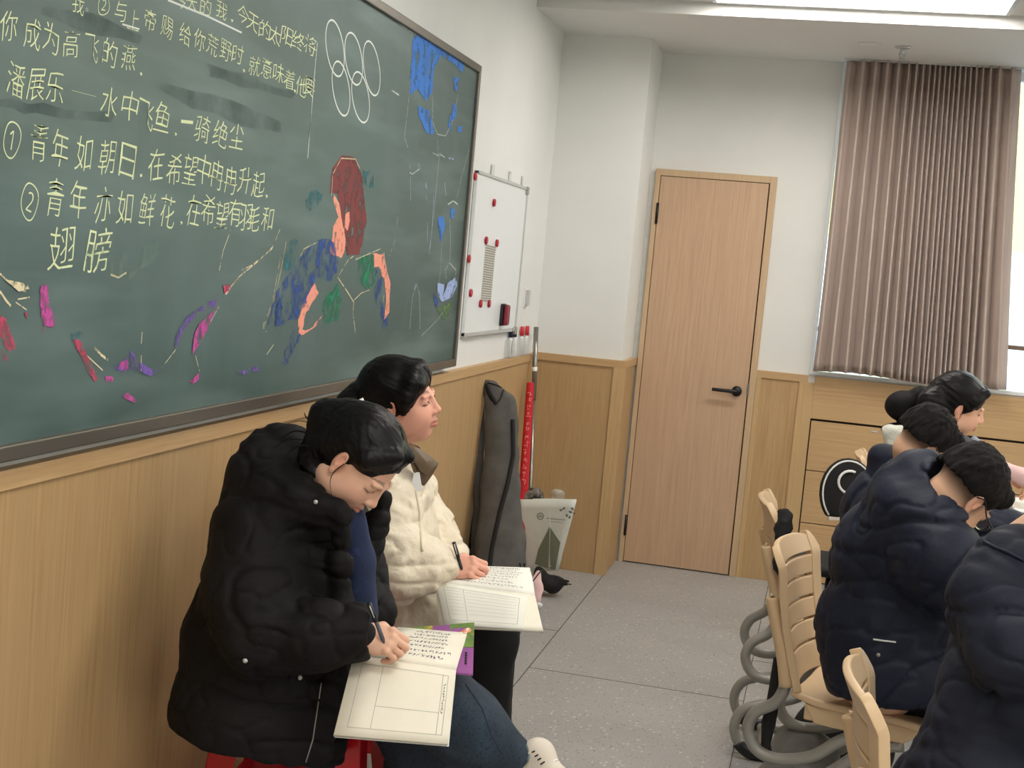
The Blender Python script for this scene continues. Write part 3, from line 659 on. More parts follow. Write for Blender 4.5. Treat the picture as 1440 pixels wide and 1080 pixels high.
for k in range(24):
    t = (k + .5) / 24; a = pa[0] * (1 - t) + pa[3] * t; b = pa[1] * (1 - t) + pa[2] * t
    ln.prism([a + (.0007, .002, -.004), b + (.0007, -.002, -.004), b + (.0007, -.002, .004), a + (.0007, .002, .004)], (.0003, 0, 0))
ln.build('printed_lines', M['ink'], pp)
ML = {0: 'red magnet at the top edge of the whiteboard by the chalkboard', 1: 'lone red magnet in the upper middle of the whiteboard', 2: 'red magnet on the upper left corner of the pinned list', 3: 'red magnet on the upper right corner of the pinned list',
      4: 'red magnet at the left of the whiteboard, upper of two', 5: 'red magnet at the left of the whiteboard, lower of two', 6: 'red magnet on the lower left corner of the pinned list', 7: 'red magnet on the lower right corner of the pinned list'}
for i, (x, y) in enumerate(((667, 248), (694, 285), (683, 338), (698, 342), (658.5, 364), (661, 412), (675, 427), (687, 427))):
    p = PL(x, y, 0, .017); mb = MB().tube([p, p + (.007, 0, 0), p + (.009, 0, 0)], [.0165, .0165, .012], 18); tag(mb.build('magnet', M['red']), ML[i], 'magnet', 'red magnets on the whiteboard')
a = PL(708, 427, 0, .02); b = PL(705, 458, 0, .02)
er = empty('board_eraser', tuple(b), 'black and dark red eraser stuck at the lower right of the whiteboard', 'eraser')
yc = (a[1] + b[1]) / 2
bx((.018, yc - .035, b[2]), (.030, yc + .03, a[2])).build('felt_pad', M['blk'], er, .004); bx((.030, yc - .03, b[2] + .003), (.05, yc + .028, a[2] - .003)).build('eraser_grip', mat('maroon_plastic', (128, 28, 48), .4), er, .012, 4)
p = PL(738, 419, 0, .0); h_ = empty('wall_clip_box', tuple(p), 'small clear plastic holder fixed to the wall right of the whiteboard', 'holder')
bx((0, p[1] - .035, p[2] - .045), (.006, p[1] + .035, p[2] + .045)).build('back_plate', M['white'], h_, .002); bx((.006, p[1] - .01, p[2] - .035), (.02, p[1] + .035, p[2] + .04)).build('pocket', M['alu'], h_, .002)
PLB = ['navy-capped marker pen nearest the whiteboard, in the wall holder', 'navy-capped marker pen, second from the whiteboard', 'red-capped marker pen next to the navy ones', 'red-capped marker pen nearest the corner pole']
hold = empty('marker_holder', (0, -.8, 1.11), 'clear acrylic marker holder standing on the oak rail under the whiteboard', 'holder')
for i, x in enumerate((720.5, 726, 736, 743)):
    y_ = PL(x, 466, 0, .02)[1]; z0 = CAPZ + .004
    mb = MB().tube([(.014, y_, z0), (.014, y_, z0 + .09), (.014, y_, z0 + .092)], [.0085, .0085, .006], 12)
    e = empty('marker_pen', (.014, y_, z0), PLB[i], 'marker', 'board markers in the wall holder'); mb.build('barrel', M['white'], e)
    MB().tube([(.014, y_, z0 + .09), (.014, y_, z0 + .135)], [.0105, .0095], 12).build('cap', M['navyp' if i < 2 else 'redp'], e)
    if i == 0: bx((.0228, y_ - .003, z0 + .015), (.0238, y_ + .003, z0 + .075)).build('label_strip', M['blk'], e)
for ya, yb in ((PL(717, 480, 0, .02)[1] - .02, PL(728, 480, 0, .02)[1] + .01), (PL(733, 480, 0, .02)[1] - .01, PL(746, 480, 0, .02)[1] + .0)):
    m_ = MB(); m_.box((.0255, ya, CAPZ + .001), (.0272, yb, CAPZ + .085)); m_.box((.001, ya, CAPZ + .0005), (.0272, yb, CAPZ + .003)); m_.box((.001, ya, CAPZ + .003), (.0272, ya + .0015, CAPZ + .085)); m_.build('acrylic_pocket', M['clear'], hold)
# ================================================================ furniture
def local(o): o['_local'] = 1; return o
# ---- tan moulded chair on grey bent tubes; x forward, origin on the floor
def chair_mesh():
    e = local(empty('classroom_chair', (0, 0, 0)))
    W = .19
    # seat shell
    G = []
    for i in range(13):
        t = i / 12; x = -.17 + .38 * t; row = []
        for j in range(13):
            s = j / 12 * 2 - 1; z = .455 - .012 * (1 - s * s) - .016 * max(0, t - .8) / .2 * 1. + .012 * max(0, .15 - t) / .15
            wr = W * (1 - .10 * max(0, .25 - t) / .25) * (1 - .06 * max(0, t - .85) / .15); row.append((x, s * wr, z))
        G.append(row)
    MB().sheet(G, .020).build('seat', M['chair'], e, .006, 3)
    ap = MB()
    for sg in (-1, 1): ap.prism([(-.13, sg * (W - .012), .445), (.195, sg * (W - .012), .445), (.13, sg * (W - .016), .395), (-.10, sg * (W - .016), .395)], (0, -sg * .018, 0))
    ap.box((-.13, -W + .02, .40), (-.105, W - .02, .444)); ap.box((.15, -W + .02, .415), (.17, W - .02, .444))
    ap.build('seat_apron', M['chair'], e, .004)
    # curved back with five slots
    def bp(s, z):   # s -1..1 across, z height
        w = W * (1.0 if z < .80 else 1.0) * (.93 + .07 * min(1, (z - .47) / .2))
        q = (z - .47) / .37
        return (-.185 - .075 * q + .035 * s * s - .012 * math.sin(q * 3.1) - (.018 * max(0, q - .86) / .14), s * w, z)
    slots = [.545, .605, .665, .725, .785]
    zs = [.47] + slots + [.845]
    for i in range(len(zs) - 1):
        z0 = zs[i] + (.0035 if i else 0); z1 = zs[i + 1] - (.0035 if i < len(zs) - 2 else 0); last = i == len(zs) - 2
        G = []
        for a in range(9 if not last else 13):
            n = 8 if not last else 12
            t = a / n; row = []
            for j in range(17):
                s = (j / 16 * 2 - 1) * .80; top = z1 - (.012 * abs(s) ** 4 / .4 if last else 0)
                row.append(bp(s, z0 + (top - z0) * t))
            G.append(row)
        MB().sheet(G, .016).build('back_slat', M['chair'], e, .003)
    for sg in (-1, 1):
        G = []
        for a in range(25):
            z = .47 + .375 * a / 24; row = []
            for j in range(5):
                s = sg * (.78 + .22 * j / 4); zz = z - (.045 * ((abs(s) - .78) / .22) ** 2.5 if a > 20 else 0) * ((a - 20) / 4 if a > 20 else 0)
                row.append(bp(s, zz))
            G.append(row)
        MB().sheet(G, .022).build('back_frame', M['chair'], e, .006, 3)
        # rib behind the back, with a rounded top
        y = sg * (W - .03)
        r = MB(); r.tube([(-.185, y, .475), (-.200, y, .55), (-.230, y, .64), (-.250, y, .70), (-.252, y, .707)], [.021, .021, .019, .017, .012], 12, 4); r.build('back_rib', M['chair'], e)
        # bent tube: from the rib, back and down, forward under the seat
        yt = sg * (W - .035)
        t = MB(); t.tube([(-.19, yt, .49), (-.195, yt, .455), (-.215, yt, .42), (-.262, yt, .385), (-.278, yt, .335), (-.25, yt, .285), (-.19, yt, .272), (-.10, yt, .30), (-.03, yt, .36), (.04, yt, .40), (.13, yt, .408)], .0165, 14, 5)
        t.build('back_tube', M['tube'], e)
        t = MB(); t.tube([(.13, yt, .385), (.05, yt, .36), (-.03, yt, .285), (-.10, yt, .225), (-.18, yt, .195), (-.262, yt, .165), (-.29, yt, .105), (-.265, yt, .045), (-.20, yt, .0165), (0, yt, .0165), (.19, yt, .0165)], .0165, 14, 5)
        lg = t.build('leg', M['tube'], e)
        b = MB(); b.tube([(-.275, yt, .05), (-.235, yt, .022), (-.18, yt, .02)], .0195, 12, 4); b.build('foot_cap', M['blk'], lg)
    cb = MB(); cb.tube([(-.19, -W + .035, .0165), (-.19, W - .035, .0165)], .014, 12); cb.build('cross_tube', M['tube'], e)
    return e
def yaw(c, s): return math.atan2(s, c)
proto = chair_mesh()
CH = [((1.650, -3.42), -13, 'tan slatted chair with grey bent tubes under the front boy in the navy coat'), ((1.56, -2.62), 4, 'tan chair behind the front boy, seen edge-on beside the hanging black hood'),
      ((1.818, -4.62), 2, 'nearest tan chair, seen from its side at the bottom edge of the picture'), ((1.90, -1.02), -2, 'far tan chair whose curled top shows beside the oak cabinet')]
for i, (p, a, lb) in enumerate(CH):
    o = proto if i == 0 else copy_tree(proto)
    o.location = (p[0], p[1], 0); o.rotation_euler[2] = math.radians(a); tag(o, lb, 'chair', 'tan classroom chairs')
# ---- red plastic stools
def stool(cx, cy, rz, lab):
    e = local(empty('plastic_stool', (cx, cy, 0), lab, 'stool', 'red plastic stools', rz))
    v = Vol(.006); w = .15
    s = MB()
    def rr(hw, z, r=.05, n=6):
        pts = []
        for (sx, sy, a0) in ((1, 1, 0), (-1, 1, 90), (-1, -1, 180), (1, -1, 270)):
            for k in range(n + 1):
                a = math.radians(a0 + 90 * k / n); pts.append((sx * (hw - r) + r * math.cos(a), sy * (hw - r) + r * math.sin(a), z))
        return pts
    rings = [rr(.002, .452, .001), rr(.11, .452), rr(.155, .450), rr(.168, .443), rr(.176, .43), rr(.182, .395), rr(.178, .395), rr(.17, .43), rr(.16, .44), rr(.002, .444, .001)]
    n = len(rings[0]); vs = [p for r in rings for p in r]; fs = []
    for i in range(len(rings) - 1):
        for k in range(n): fs.append((i * n + k, i * n + (k + 1) % n, (i + 1) * n + (k + 1) % n, (i + 1) * n + k))
    MB().add(vs, fs, True).build('seat', M['redstool'], e)
    for sx in (-1, 1):
        for sy in (-1, 1):
            # angle-section leg, flaring outwards
            L = MB()
            for (ax, ay) in ((1, 0), (0, 1)):
                def q(z, off, inn): 
                    hw = .176 + (.42 - z) * .085; wd = .075 - (.42 - z) * .06
                    return (sx * (hw - inn - (off * wd if ax else 0)), sy * (hw - inn - (off * wd if ay else 0)), z)
                for zt, zb in ((.42, 0),):
                    P_ = [q(zt, 0, 0), q(zt, 1, 0) if ax else q(zt, 1, 0), q(zb, 1, 0), q(zb, 0, 0)]
                    nn = (0, -sy * .006, 0) if ax else (-sx * .006, 0, 0)
                    L.prism(P_, nn)
            L.build('leg', M['redstool'], e, .003)
    bt_ = MB()
    for s1 in (-1, 1):
        bt_.box((-.19, s1 * .19 - .004, .16), (.19, s1 * .19 + .004, .2)); bt_.box((s1 * .19 - .004, -.19, .16), (s1 * .19 + .004, .19, .2))
    bt_.build('brace', M['redstool'], e, .003)
    return e
stool(.30, -4.11, .10, 'red plastic stool under the woman in the black coat')
stool(.32, -3.52, .05, 'red plastic stool under the woman in the ivory puffer coat')
# ---- desks
def desk(x0, y0, x1, y1, lab):
    e = empty('school_desk', ((x0 + x1) / 2, (y0 + y1) / 2, 0), lab, 'desk', 'school desks')
    bx((x0, y0, .728), (x1, y1, .75)).build('desk_top', M['desk'], e, .004); bx((x0 + .03, y0 + .03, .60), (x1 - .02, y1 - .03, .727)).build('book_tray', M['tube'], e, .004)
    for sx, sy in ((0, 0), (0, 1), (1, 0), (1, 1)):
        X = x0 + .05 if not sx else x1 - .05; Y = y0 + .05 if not sy else y1 - .05; MB().tube([(X, Y, .61), (X, Y, .0)], .017, 12).build('leg', M['tube'], e)
desk(2.16, -1.92, 2.62, -1.25, 'school desk in front of the girl, its tan edge just in view')
desk(2.24, -3.0, 2.7, -2.4, 'school desk in front of the boy behind, outside the picture')
desk(2.12, -3.95, 2.6, -3.3, 'school desk in front of the front boy, outside the picture')
# papers on the far desk
tag(bx((2.19, -1.88, .75), (2.45, -1.5, .79)).build('exercise_books', M['paper2'], None, .003), 'stack of white exercise books on the far desk by the girl', 'books')
# ---- round black seat back with white piping
c = PL(1185, 690, 1, -1.95); e = empty('swivel_chair', (c[0], c[1] + .2, 0), 'black chair with a round white-piped backrest in front of the oak cabinet', 'chair')
v = Vol(.006); fr = [cv(1, 0, 0), cv(0, 1, 0), cv(0, 0, 1)]
o0 = D(1192, 694, 5.12)
v.ell(o0, (.108, .135, .03), fr, k=.01).cut(o0 - UP * .088, -UP, .01); v.mesh('backrest', M['blackcloth'], e)
MB().box((-.19, -.19, .44), (.19, .19, .48), np.eye(3), (c[0], c[1] + .25, 0)).build('seat', M['blackcloth'], e, .02, 4); MB().tube([(c[0], c[1] + .25, .44), (c[0], c[1] + .25, .09)], .022, 12).build('post', M['blk'], e)
MB().tube([(c[0], c[1] + .09, .45), (c[0], c[1] + .02, .5), tuple(o0 - UP * .1 - BK * .01)], .014, 10, 3).build('back_stay', M['blk'], e)
for k in range(5): a = k * 1.2566; MB().tube([(c[0], c[1] + .25, .09), (c[0] + .22 * math.cos(a), c[1] + .25 + .22 * math.sin(a), .022)], [.018, .02], 10).build('leg', M['blk'], e)
mb = MB(); R_ = []
for k in range(26):
    a = math.radians(-44 + 264 * k / 25 - 0); R_.append(o0 + RT * .097 * math.cos(a) + UP * .124 * math.sin(a) + BK * .013)
mb.tube(R_, .0035, 8); mb.build('piping', M['white'], e)
mb = MB(); mb.tube([o0 + RT * (.0 + .042 * math.cos(a)) + UP * (.045 + .042 * math.sin(a)) + BK * .031 for a in np.radians(np.linspace(60, 290, 14))], .005, 8); mb.build('ring_emblem', M['white'], e)
mb = MB(); mb.box((-.075, -.008, -.012), (.075, .008, .012), fr, o0 - UP * .094); mb.build('base_strip', M['canvas'], e, .003)
# ================================================================ things leaning in the corner
# long charcoal bag
bg_ = empty('long_zip_bag', (.2, -1.5, 0), 'tall charcoal cloth bag with black zip leaning on the oak wall', 'bag')
def bagpt(x, y, d): return D(x, y, d)
v = Vol(.007)
outl = [(690, 545, 5.88), (703, 600, 5.86), (704, 680, 5.83), (704, 760, 5.80), (704, 868, 5.74)]
hw = [.030, .060, .082, .105, .128]
pts = [bagpt(*q) for q in outl]
v.chain(pts, hw, .03, flat=(BK, 1.9)); v.cap(bagpt(683, 543, 5.9), bagpt(714, 562, 5.88), .022, .026, .04, flat=(BK, 1.5)); v.cap(bagpt(716, 575, 5.87), bagpt(714, 640, 5.85), .03, .04, .05, flat=(BK, 1.6))
v.cap(bagpt(675, 560, 5.93), bagpt(672, 860, 5.86), .018, .04, .03); v.cut((0, 0, .004), (0, 0, -1))
body = v.mesh('bag_body', M['greybag'], bg_, lambda P: .004 * vn(P, 9) + .002 * vn(P, 26), smooth=1)
def onbag(x, y, r=.06): return D(x, y, 5.86 - r - .0)
import bisect
def zipd(y): return 5.745 - .11 * (y - 560) / 300
from mathutils.bvhtree import BVHTree
_tree = {}
def hit(o, x, y, off=.002):
    """point on an object's surface along a sight line, used to lay straps and seams on it"""
    if o.name not in _tree:
        dg = bpy.context.evaluated_depsgraph_get(); bpy.context.view_layer.update(); _tree[o.name] = (BVHTree.FromObject(o, dg), o.matrix_world.copy())
    tr, mw = _tree[o.name]; im = mw.inverted()
    dr_ = D(x, y, 1.) - CC; a = im @ Vector(CC); b = im.to_3x3() @ Vector(N(dr_))
    r = tr.ray_cast(a, b)
    if r[0] is None: return None
    return np.array(mw @ r[0]) - N(dr_) * off
def lay_line(o, px, w, name, m, parent, n=8, off=.002, flat=None, k=6):
    P = []
    for i in range(len(px) - 1):
        for j in range(k):
            t = j / k; q = hit(o, px[i][0] * (1 - t) + px[i + 1][0] * t, px[i][1] * (1 - t) + px[i + 1][1] * t, off)
            if q is not None: P.append(q)
    q = hit(o, px[-1][0], px[-1][1], off)
    if q is not None: P.append(q)
    if len(P) < 2: return None
    return MB().tube(P, w, n).build(name, m, parent)
lay_line(body, [(721, 590), (722, 640), (714, 680), (703, 720), (692, 770), (684, 830), (682, 866)], .010, 'zip', M['strap'], bg_)
lay_line(body, [(684, 540), (690, 555), (698, 568)], .009, 'grip_slot', M['strap'], bg_); lay_line(body, [(686, 538), (697, 541), (707, 546)], .003, 'seam', M['strap'], bg_)
lay_line(body, [(682, 545), (690, 562), (698, 568), (704, 560), (708, 548)], .003, 'seam', M['strap'], bg_)
MB().tube([D(671, 600, 5.93), D(664, 690, 5.93), D(661, 760, 5.92), D(660, 830, 5.9)], .008, 8, 4).build('carry_strap', M['strap'], bg_)
for x in (731, 737):
    p = hit(body, x, 795); 
    if p is not None: MB().tube([p + UP * .01, p - UP * .01 + RT * .004], .003, 6).build('zip_pull', M['strap'], bg_)
# pole
p0 = np.array([.055, CY - .11, 1.29]); p1 = D(741, 692, 6.66)
pt_, pb_ = D(754, 460, 6.72), D(742, 800, 6.62); dd = N(pb_ - pt_); pb2 = pt_ + dd * ((pt_[2] - .012) / -dd[2])
e = empty('telescopic_pole', tuple(pb2), 'slim steel pole standing in the corner, taller than the oak rail', 'pole')
MB().tube([pt_, pt_ + dd * .36], .0125, 12).build('upper_tube', M['steel'], e); MB().tube([pt_ + dd * .36, pb2], .0095, 12).build('lower_tube', M['steel'], e)
MB().tube([pt_ + dd * .20, pt_ + dd * .235, pt_ + dd * .27], [.015, .011, .009], 10).build('collar', M['white'], e)
q0, q1 = D(746, 538, 6.62), D(736, 690, 6.56); q2 = q0 + (q1 - q0) * 1.0; dq = N(q1 - q0); q2 = q0 + dq * ((q0[2] - .012) / -dq[2])
e = empty('red_banner', tuple(q2), 'rolled red banner with pale lettering leaning beside the pole', 'banner')
bn = MB().tube([q0, q0 + dq * .1, q2 - dq * .3, q2], [.016, .020, .024, .022], 14, 3, flat=(BK, .6)).build('cloth_roll', M['banner'], e)
tx = MB()
_r = random.Random(5)
for i in range(13):
    o_ = q0 + dq * (.05 + .036 * i) + BK * .0185
    for k in range(4):
        x = _r.uniform(-.007, .007); y = _r.uniform(-.010, .010); hz = k % 2; a_, b_ = (.006, .0012) if hz else (.0012, .007)
        tx.prism([o_ + RT * (x - a_) + dq * (y - b_), o_ + RT * (x + a_) + dq * (y - b_), o_ + RT * (x + a_) + dq * (y + b_), o_ + RT * (x - a_) + dq * (y + b_)], BK * .0008)
tx.build('lettering', mat('pale_lettering', (226, 150, 140), .8), e)
# white paper bag
B = lambda x, y, d: D(x, y, d)
e = empty('paper_bag', tuple(PL(780, 800, 2, 0)), 'white printed gift bag with dark leaf sprig standing in the corner', 'bag')
f = [B(727, 702, 6.52), B(811, 703, 6.42), B(785, 802, 6.48), B(722, 806, 6.6)]
bkk = [q + FW * .045 + np.array([0, 0, .0]) for q in f]
def wall_(a, b, c, d, nm, m, s=9, amp=.006):
    G = [[(a * (1 - u) + b * u) * (1 - t) + (d * (1 - u) + c * u) * t for u in np.linspace(0, 1, s)] for t in np.linspace(0, 1, s)]
    G = np.array(G); nn = N(np.cross(b - a, d - a)); G += nn * (amp * vn(G.reshape(-1, 3), 14)).reshape(s, s)[..., None]
    return MB().sheet(G, .0015).build(nm, m, e)
fp = wall_(f[0], f[1], f[2], f[3], 'front_panel', M['whitebag'], 9, .0015); wall_(f[1], bkk[1], bkk[2], f[2], 'side_panel', M['whitebag']); wall_(bkk[1], bkk[0], bkk[3], bkk[2], 'back_panel', M['whitebag'])
wall_(bkk[0], f[0], f[3], bkk[3], 'side_panel', M['whitebag'])
mb = MB(); mb.prism([f[2], f[3], bkk[3], bkk[2]], (0, 0, .002)); mb.build('base', M['whitebag'], e)
_fp = N(np.cross(f[1] - f[0], f[3] - f[0])); _fp = _fp if _fp.dot(BK) > 0 else -_fp
def onp(x, y, off=.006):
    q = hit(fp, x, y, off * .4)
    if q is not None: return q
    k = D(x, y, 1.) - CC; t = (f[0] - CC).dot(_fp) / k.dot(_fp); return CC + k * t + _fp * off
mb = MB()
mb.prism([onp(*q) for q in ((752, 793), (757, 772), (773, 740), (771, 800))], _fp * .0004)
mb.prism([onp(*q) for q in ((774, 742), (788, 763), (781, 801), (773, 800))], _fp * .0004)
mb.build('tower_print', M['bagprint'], e)
mb = MB()
for k in range(5): mb.prism([onp(775 + 2.3 * k, 750 + 3 * k, .007), onp(776 + 2.3 * k, 751 + 3 * k, .007), onp(773 + 1.8 * k, 797, .007), onp(772 + 1.8 * k, 797, .007)], _fp * .0003)
mb.prism([onp(772.6, 716, .005), onp(773.4, 716, .005), onp(774.4, 742, .005), onp(773, 742, .005)], _fp * .0003); mb.build('stripe_print', M['paper2'], e)
mb = MB()
for (x, y, a, l) in ((795, 713, 2.4, 6), (799, 719, .3, 7), (796, 722, 1.2, 6), (803, 713, .9, 6), (791, 718, 3.4, 5), (801, 725, 1.6, 5), (806, 721, .2, 4)):
    c_, s_ = math.cos(a), math.sin(a); mb.prism([onp(x, y), onp(x + c_ * l * .5 - s_ * 1.7, y + s_ * l * .5 + c_ * 1.7), onp(x + c_ * l, y + s_ * l), onp(x + c_ * l * .5 + s_ * 1.7, y + s_ * l * .5 - c_ * 1.7)], _fp * .0004)
mb.build('leaf_print', M['bagprint2'], e)
mb = MB(); mb.tube([onp(760 + 4.2 * math.cos(a), 726 + 4.6 * math.sin(a), .006) for a in np.linspace(0, 6.28, 20)], .0016, 6, caps=False); mb.tube([onp(757.6, 727), onp(760, 724.5), onp(762.4, 727.4)], .0014, 6); mb.build('round_crest', M['bagprint2'], e)
mb = MB()
for k in range(9): mb.prism([onp(769 + k * 2.9, 728 + k * .25), onp(771 + k * 2.9, 728.2 + k * .25), onp(771 + k * 2.9, 730 + k * .25), onp(769 + k * 2.9, 729.8 + k * .25)], _fp * .0003)
for k in range(6): mb.prism([onp(774 + k * 3., 733 + k * .25), onp(776 + k * 3., 733.2 + k * .25), onp(776 + k * 3., 734.2 + k * .25), onp(774 + k * 3., 734 + k * .25)], _fp * .0003)
mb.build('small_print', M['ink'], e)
# crumpled plastic in it
v = Vol(.006); v.ell(B(752, 697, 6.56), (.05, .035, .03), [RT, UP, BK], k=.02).ell(B(737, 697, 6.58), (.03, .03, .03), k=.02)
tag(v.mesh('plastic_sack', mat('grey_film', (120, 116, 108), .25, noise=[((30,) * 3, (60, 58, 54), .45, .6)]), None, lambda P: .012 * vn(P, 30) + .006 * vn(P, 70)), 'crumpled grey plastic sack stuffed in the top of the gift bag', 'plastic bag')
v = Vol(.006); v.ell(B(784, 697, 6.52), (.036, .034, .02), [RT, UP, BK], k=.02); tag(v.mesh('clear_bag', mat('clear_film', (214, 206, 190), .2, trans=.6), None, lambda P: .005 * vn(P, 30)), 'small clear plastic bag poking out of the gift bag', 'plastic bag')
# black sack and pink pouch
v = Vol(.005); v.ell(B(778, 822, 6.35), (.055, .038, .05), [RT, UP, BK], k=.02).ell(B(760, 812, 6.36), (.04, .05, .04), [RT, UP, BK], k=.03).cap(B(785, 815, 6.33), B(797, 822, 6.33), .012, .006); v.cut((0, 0, .003), (0, 0, -1))
sk = empty('black_drawstring_bag', tuple(PL(775, 835, 2, 0)), 'small black drawstring bag slumped on the floor by the gift bag', 'bag')
v.mesh('bag_body', M['blackcloth'], sk, lambda P: .008 * vn(P, 22)); MB().tube([B(786, 815, 6.28), B(795, 816, 6.27), (B(800, 818, 6.27)), B(788, 819, 6.27), B(803, 822, 6.24)], .003, 8, 4).build('drawstring', M['strap'], sk)
v = Vol(.004); v.chain([B(757, 806, 6.05), B(752, 826, 6.02), B(752, 842, 6.0)], [.012, .036, .028], .02, flat=(BK, 2.)); pk_ = empty('pink_pouch', tuple(B(752, 850, 6.0)), 'small pink pouch with a pale charm leaning behind the open notebook', 'pouch')
v.mesh('pouch_body', M['pink'], pk_, lambda P: 0.003 * vn(P, 30)); MB().ball(B(758, 851, 5.97), (.016, .010, .012)).build('charm', M['white'], pk_); MB().tube([B(749, 818, 5.97), B(758, 806, 5.97), B(763, 802, 5.99)], .003, 6, 3).build('trim_cord', M['blk'], pk_)
# black strap and bags between the chairs
e = empty('black_umbrella', tuple(PL(1076, 1065, 2, 0)), 'closed black umbrella hanging between the chair tubes', 'umbrella')
MB().tube([D(1093, 925, 3.72), D(1087, 985, 3.70), D(1080, 1020, 3.69)], [.010, .017, .020], 12, 3).build('canopy', M['blackcloth'], e); MB().tube([D(1080, 1020, 3.69), D(1077, 1045, 3.68), D(1076, 1062, 3.68)], [.019, .013, .022], 12, 3).build('strap_end', M['strap'], e)
v = Vol(.006); v.ell(D(1102, 737, 4.3), (.028, .048, .03), [RT, UP, BK], k=.02).ell(D(1098, 780, 4.3), (.024, .07, .03), [RT, UP, BK], k=.02)
tag(v.mesh('hanging_hood', M['blackcloth'], None, lambda P: .010 * vn(P, 40) + .004 * vn(P, 90)), 'crumpled black fabric hood hanging on the chair behind the front boy', 'hood')
v = Vol(.006); v.ell((1.52, -3.30, .10), (.17, .13, .11), k=.05).ell((1.50, -3.22, .20), (.10, .10, .07), k=.05); v.cut((0, 0, .003), (0, 0, -1))
bp_ = v.mesh('grey_backpack', M['greycloth'], None, lambda P: .012 * vn(P, 12) + .005 * vn(P, 30)); tag(bp_, 'grey backpack slumped on the floor under the front tan chair', 'backpack')
v = Vol(.006); v.ell((1.62, -2.95, .16), (.16, .11, .16), k=.05); v.cut((0, 0, .003), (0, 0, -1)); tag(v.mesh('black_backpack', M['blackcloth'], None, lambda P: .012 * vn(P, 10)), 'black backpack standing on the floor behind the grey one', 'backpack')
# ================================================================ people
def fr_(f, u):
    f = N(f); u = np.array(u, float); u = N(u - f * u.dot(f)); s = np.cross(f, u); return s, f, u      # right side, forward, up
def head(v, c, F, sc=1., lids=True, neck=None, female=True, mouth_open=0):
    s, f, u = F; c = np.array(c, float)
    def p(x, y, z): return c + sc * (x * s + y * f + z * u)
    FR = [s, f, u]
    def E(x, y, z, r, k=.02, op='u'): v.ell(p(x, y, z), np.array(r) * sc, FR, k * sc, op)
    E(0, -.018, .038, (.074, .094, .082), .02)
    E(0, .028, -.025, (.061, .064, .084), .03)
    E(0, .052, -.092, (.024, .024, .020), .035)
    for g in (-1, 1):
        E(g * .034, .050, -.042, (.029, .032, .030), .03)
        E(g * .050, .010, -.070, (.020, .036, .022), .035)
        E(g * .031, .096, .004, (.019, .012, .0115), .016, 's')
        E(g * .031, .0735, .001, (.0155, .0145, .0125), .006)
        # upper lid fold and brow
        v.cap(p(g * .014, .0905, .017), p(g * .046, .080, .018), .0042 * sc, .0036 * sc, .014 * sc)
        # ears
        v.ell(p(g * .0755, -.006, -.008), np.array((.0070, .0155, .027)) * sc, [N(s + g * .35 * -f), N(f + g * .35 * s), u], .006)
        v.ell(p(g * .0825, -.002, -.003), np.array((.0065, .0085, .016)) * sc, [N(s + g * .35 * -f), N(f + g * .35 * s), u], .002, 's')
        v.ell(p(g * .079, .000, -.036), np.array((.005, .008, .009)) * sc, FR, .006)
    # nose
    v.cap(p(0, .089, .006), p(0, .101, -.027), .0065 * sc, .0095 * sc, .012 * sc)
    E(0, .103, -.030, (.0105, .0100, .0095), .008)
    for g in (-1, 1):
        E(g * .0115, .095, -.034, (.0075, .0095, .0075), .006); E(g * .006, .100, -.0425, (.0035, .005, .003), .003, 's')
    # mouth
    v.cap(p(-.017, .086, -.060), p(0, .0935, -.0575), .0042 * sc, .006 * sc, .006 * sc); v.cap(p(.017, .086, -.060), p(0, .0935, -.0575), .0042 * sc, .006 * sc, .006 * sc)
    v.cap(p(-.014, .085, -.0685), p(0, .0915, -.0700), .0042 * sc, .0068 * sc, .006 * sc); v.cap(p(.014, .085, -.0685), p(0, .0915, -.0700), .0042 * sc, .0068 * sc, .006 * sc)
    v.cap(p(-.022, .088, -.0638), p(0, .1005, -.0636), .0012 * sc, .0016 * sc, .003 * sc, 's'); v.cap(p(.022, .088, -.0638), p(0, .1005, -.0636), .0012 * sc, .0016 * sc, .003 * sc, 's')
    if neck is not None:
        v.cap(p(0, -.022, -.055), neck, .047 * sc, .054 * sc, .03)
    return p
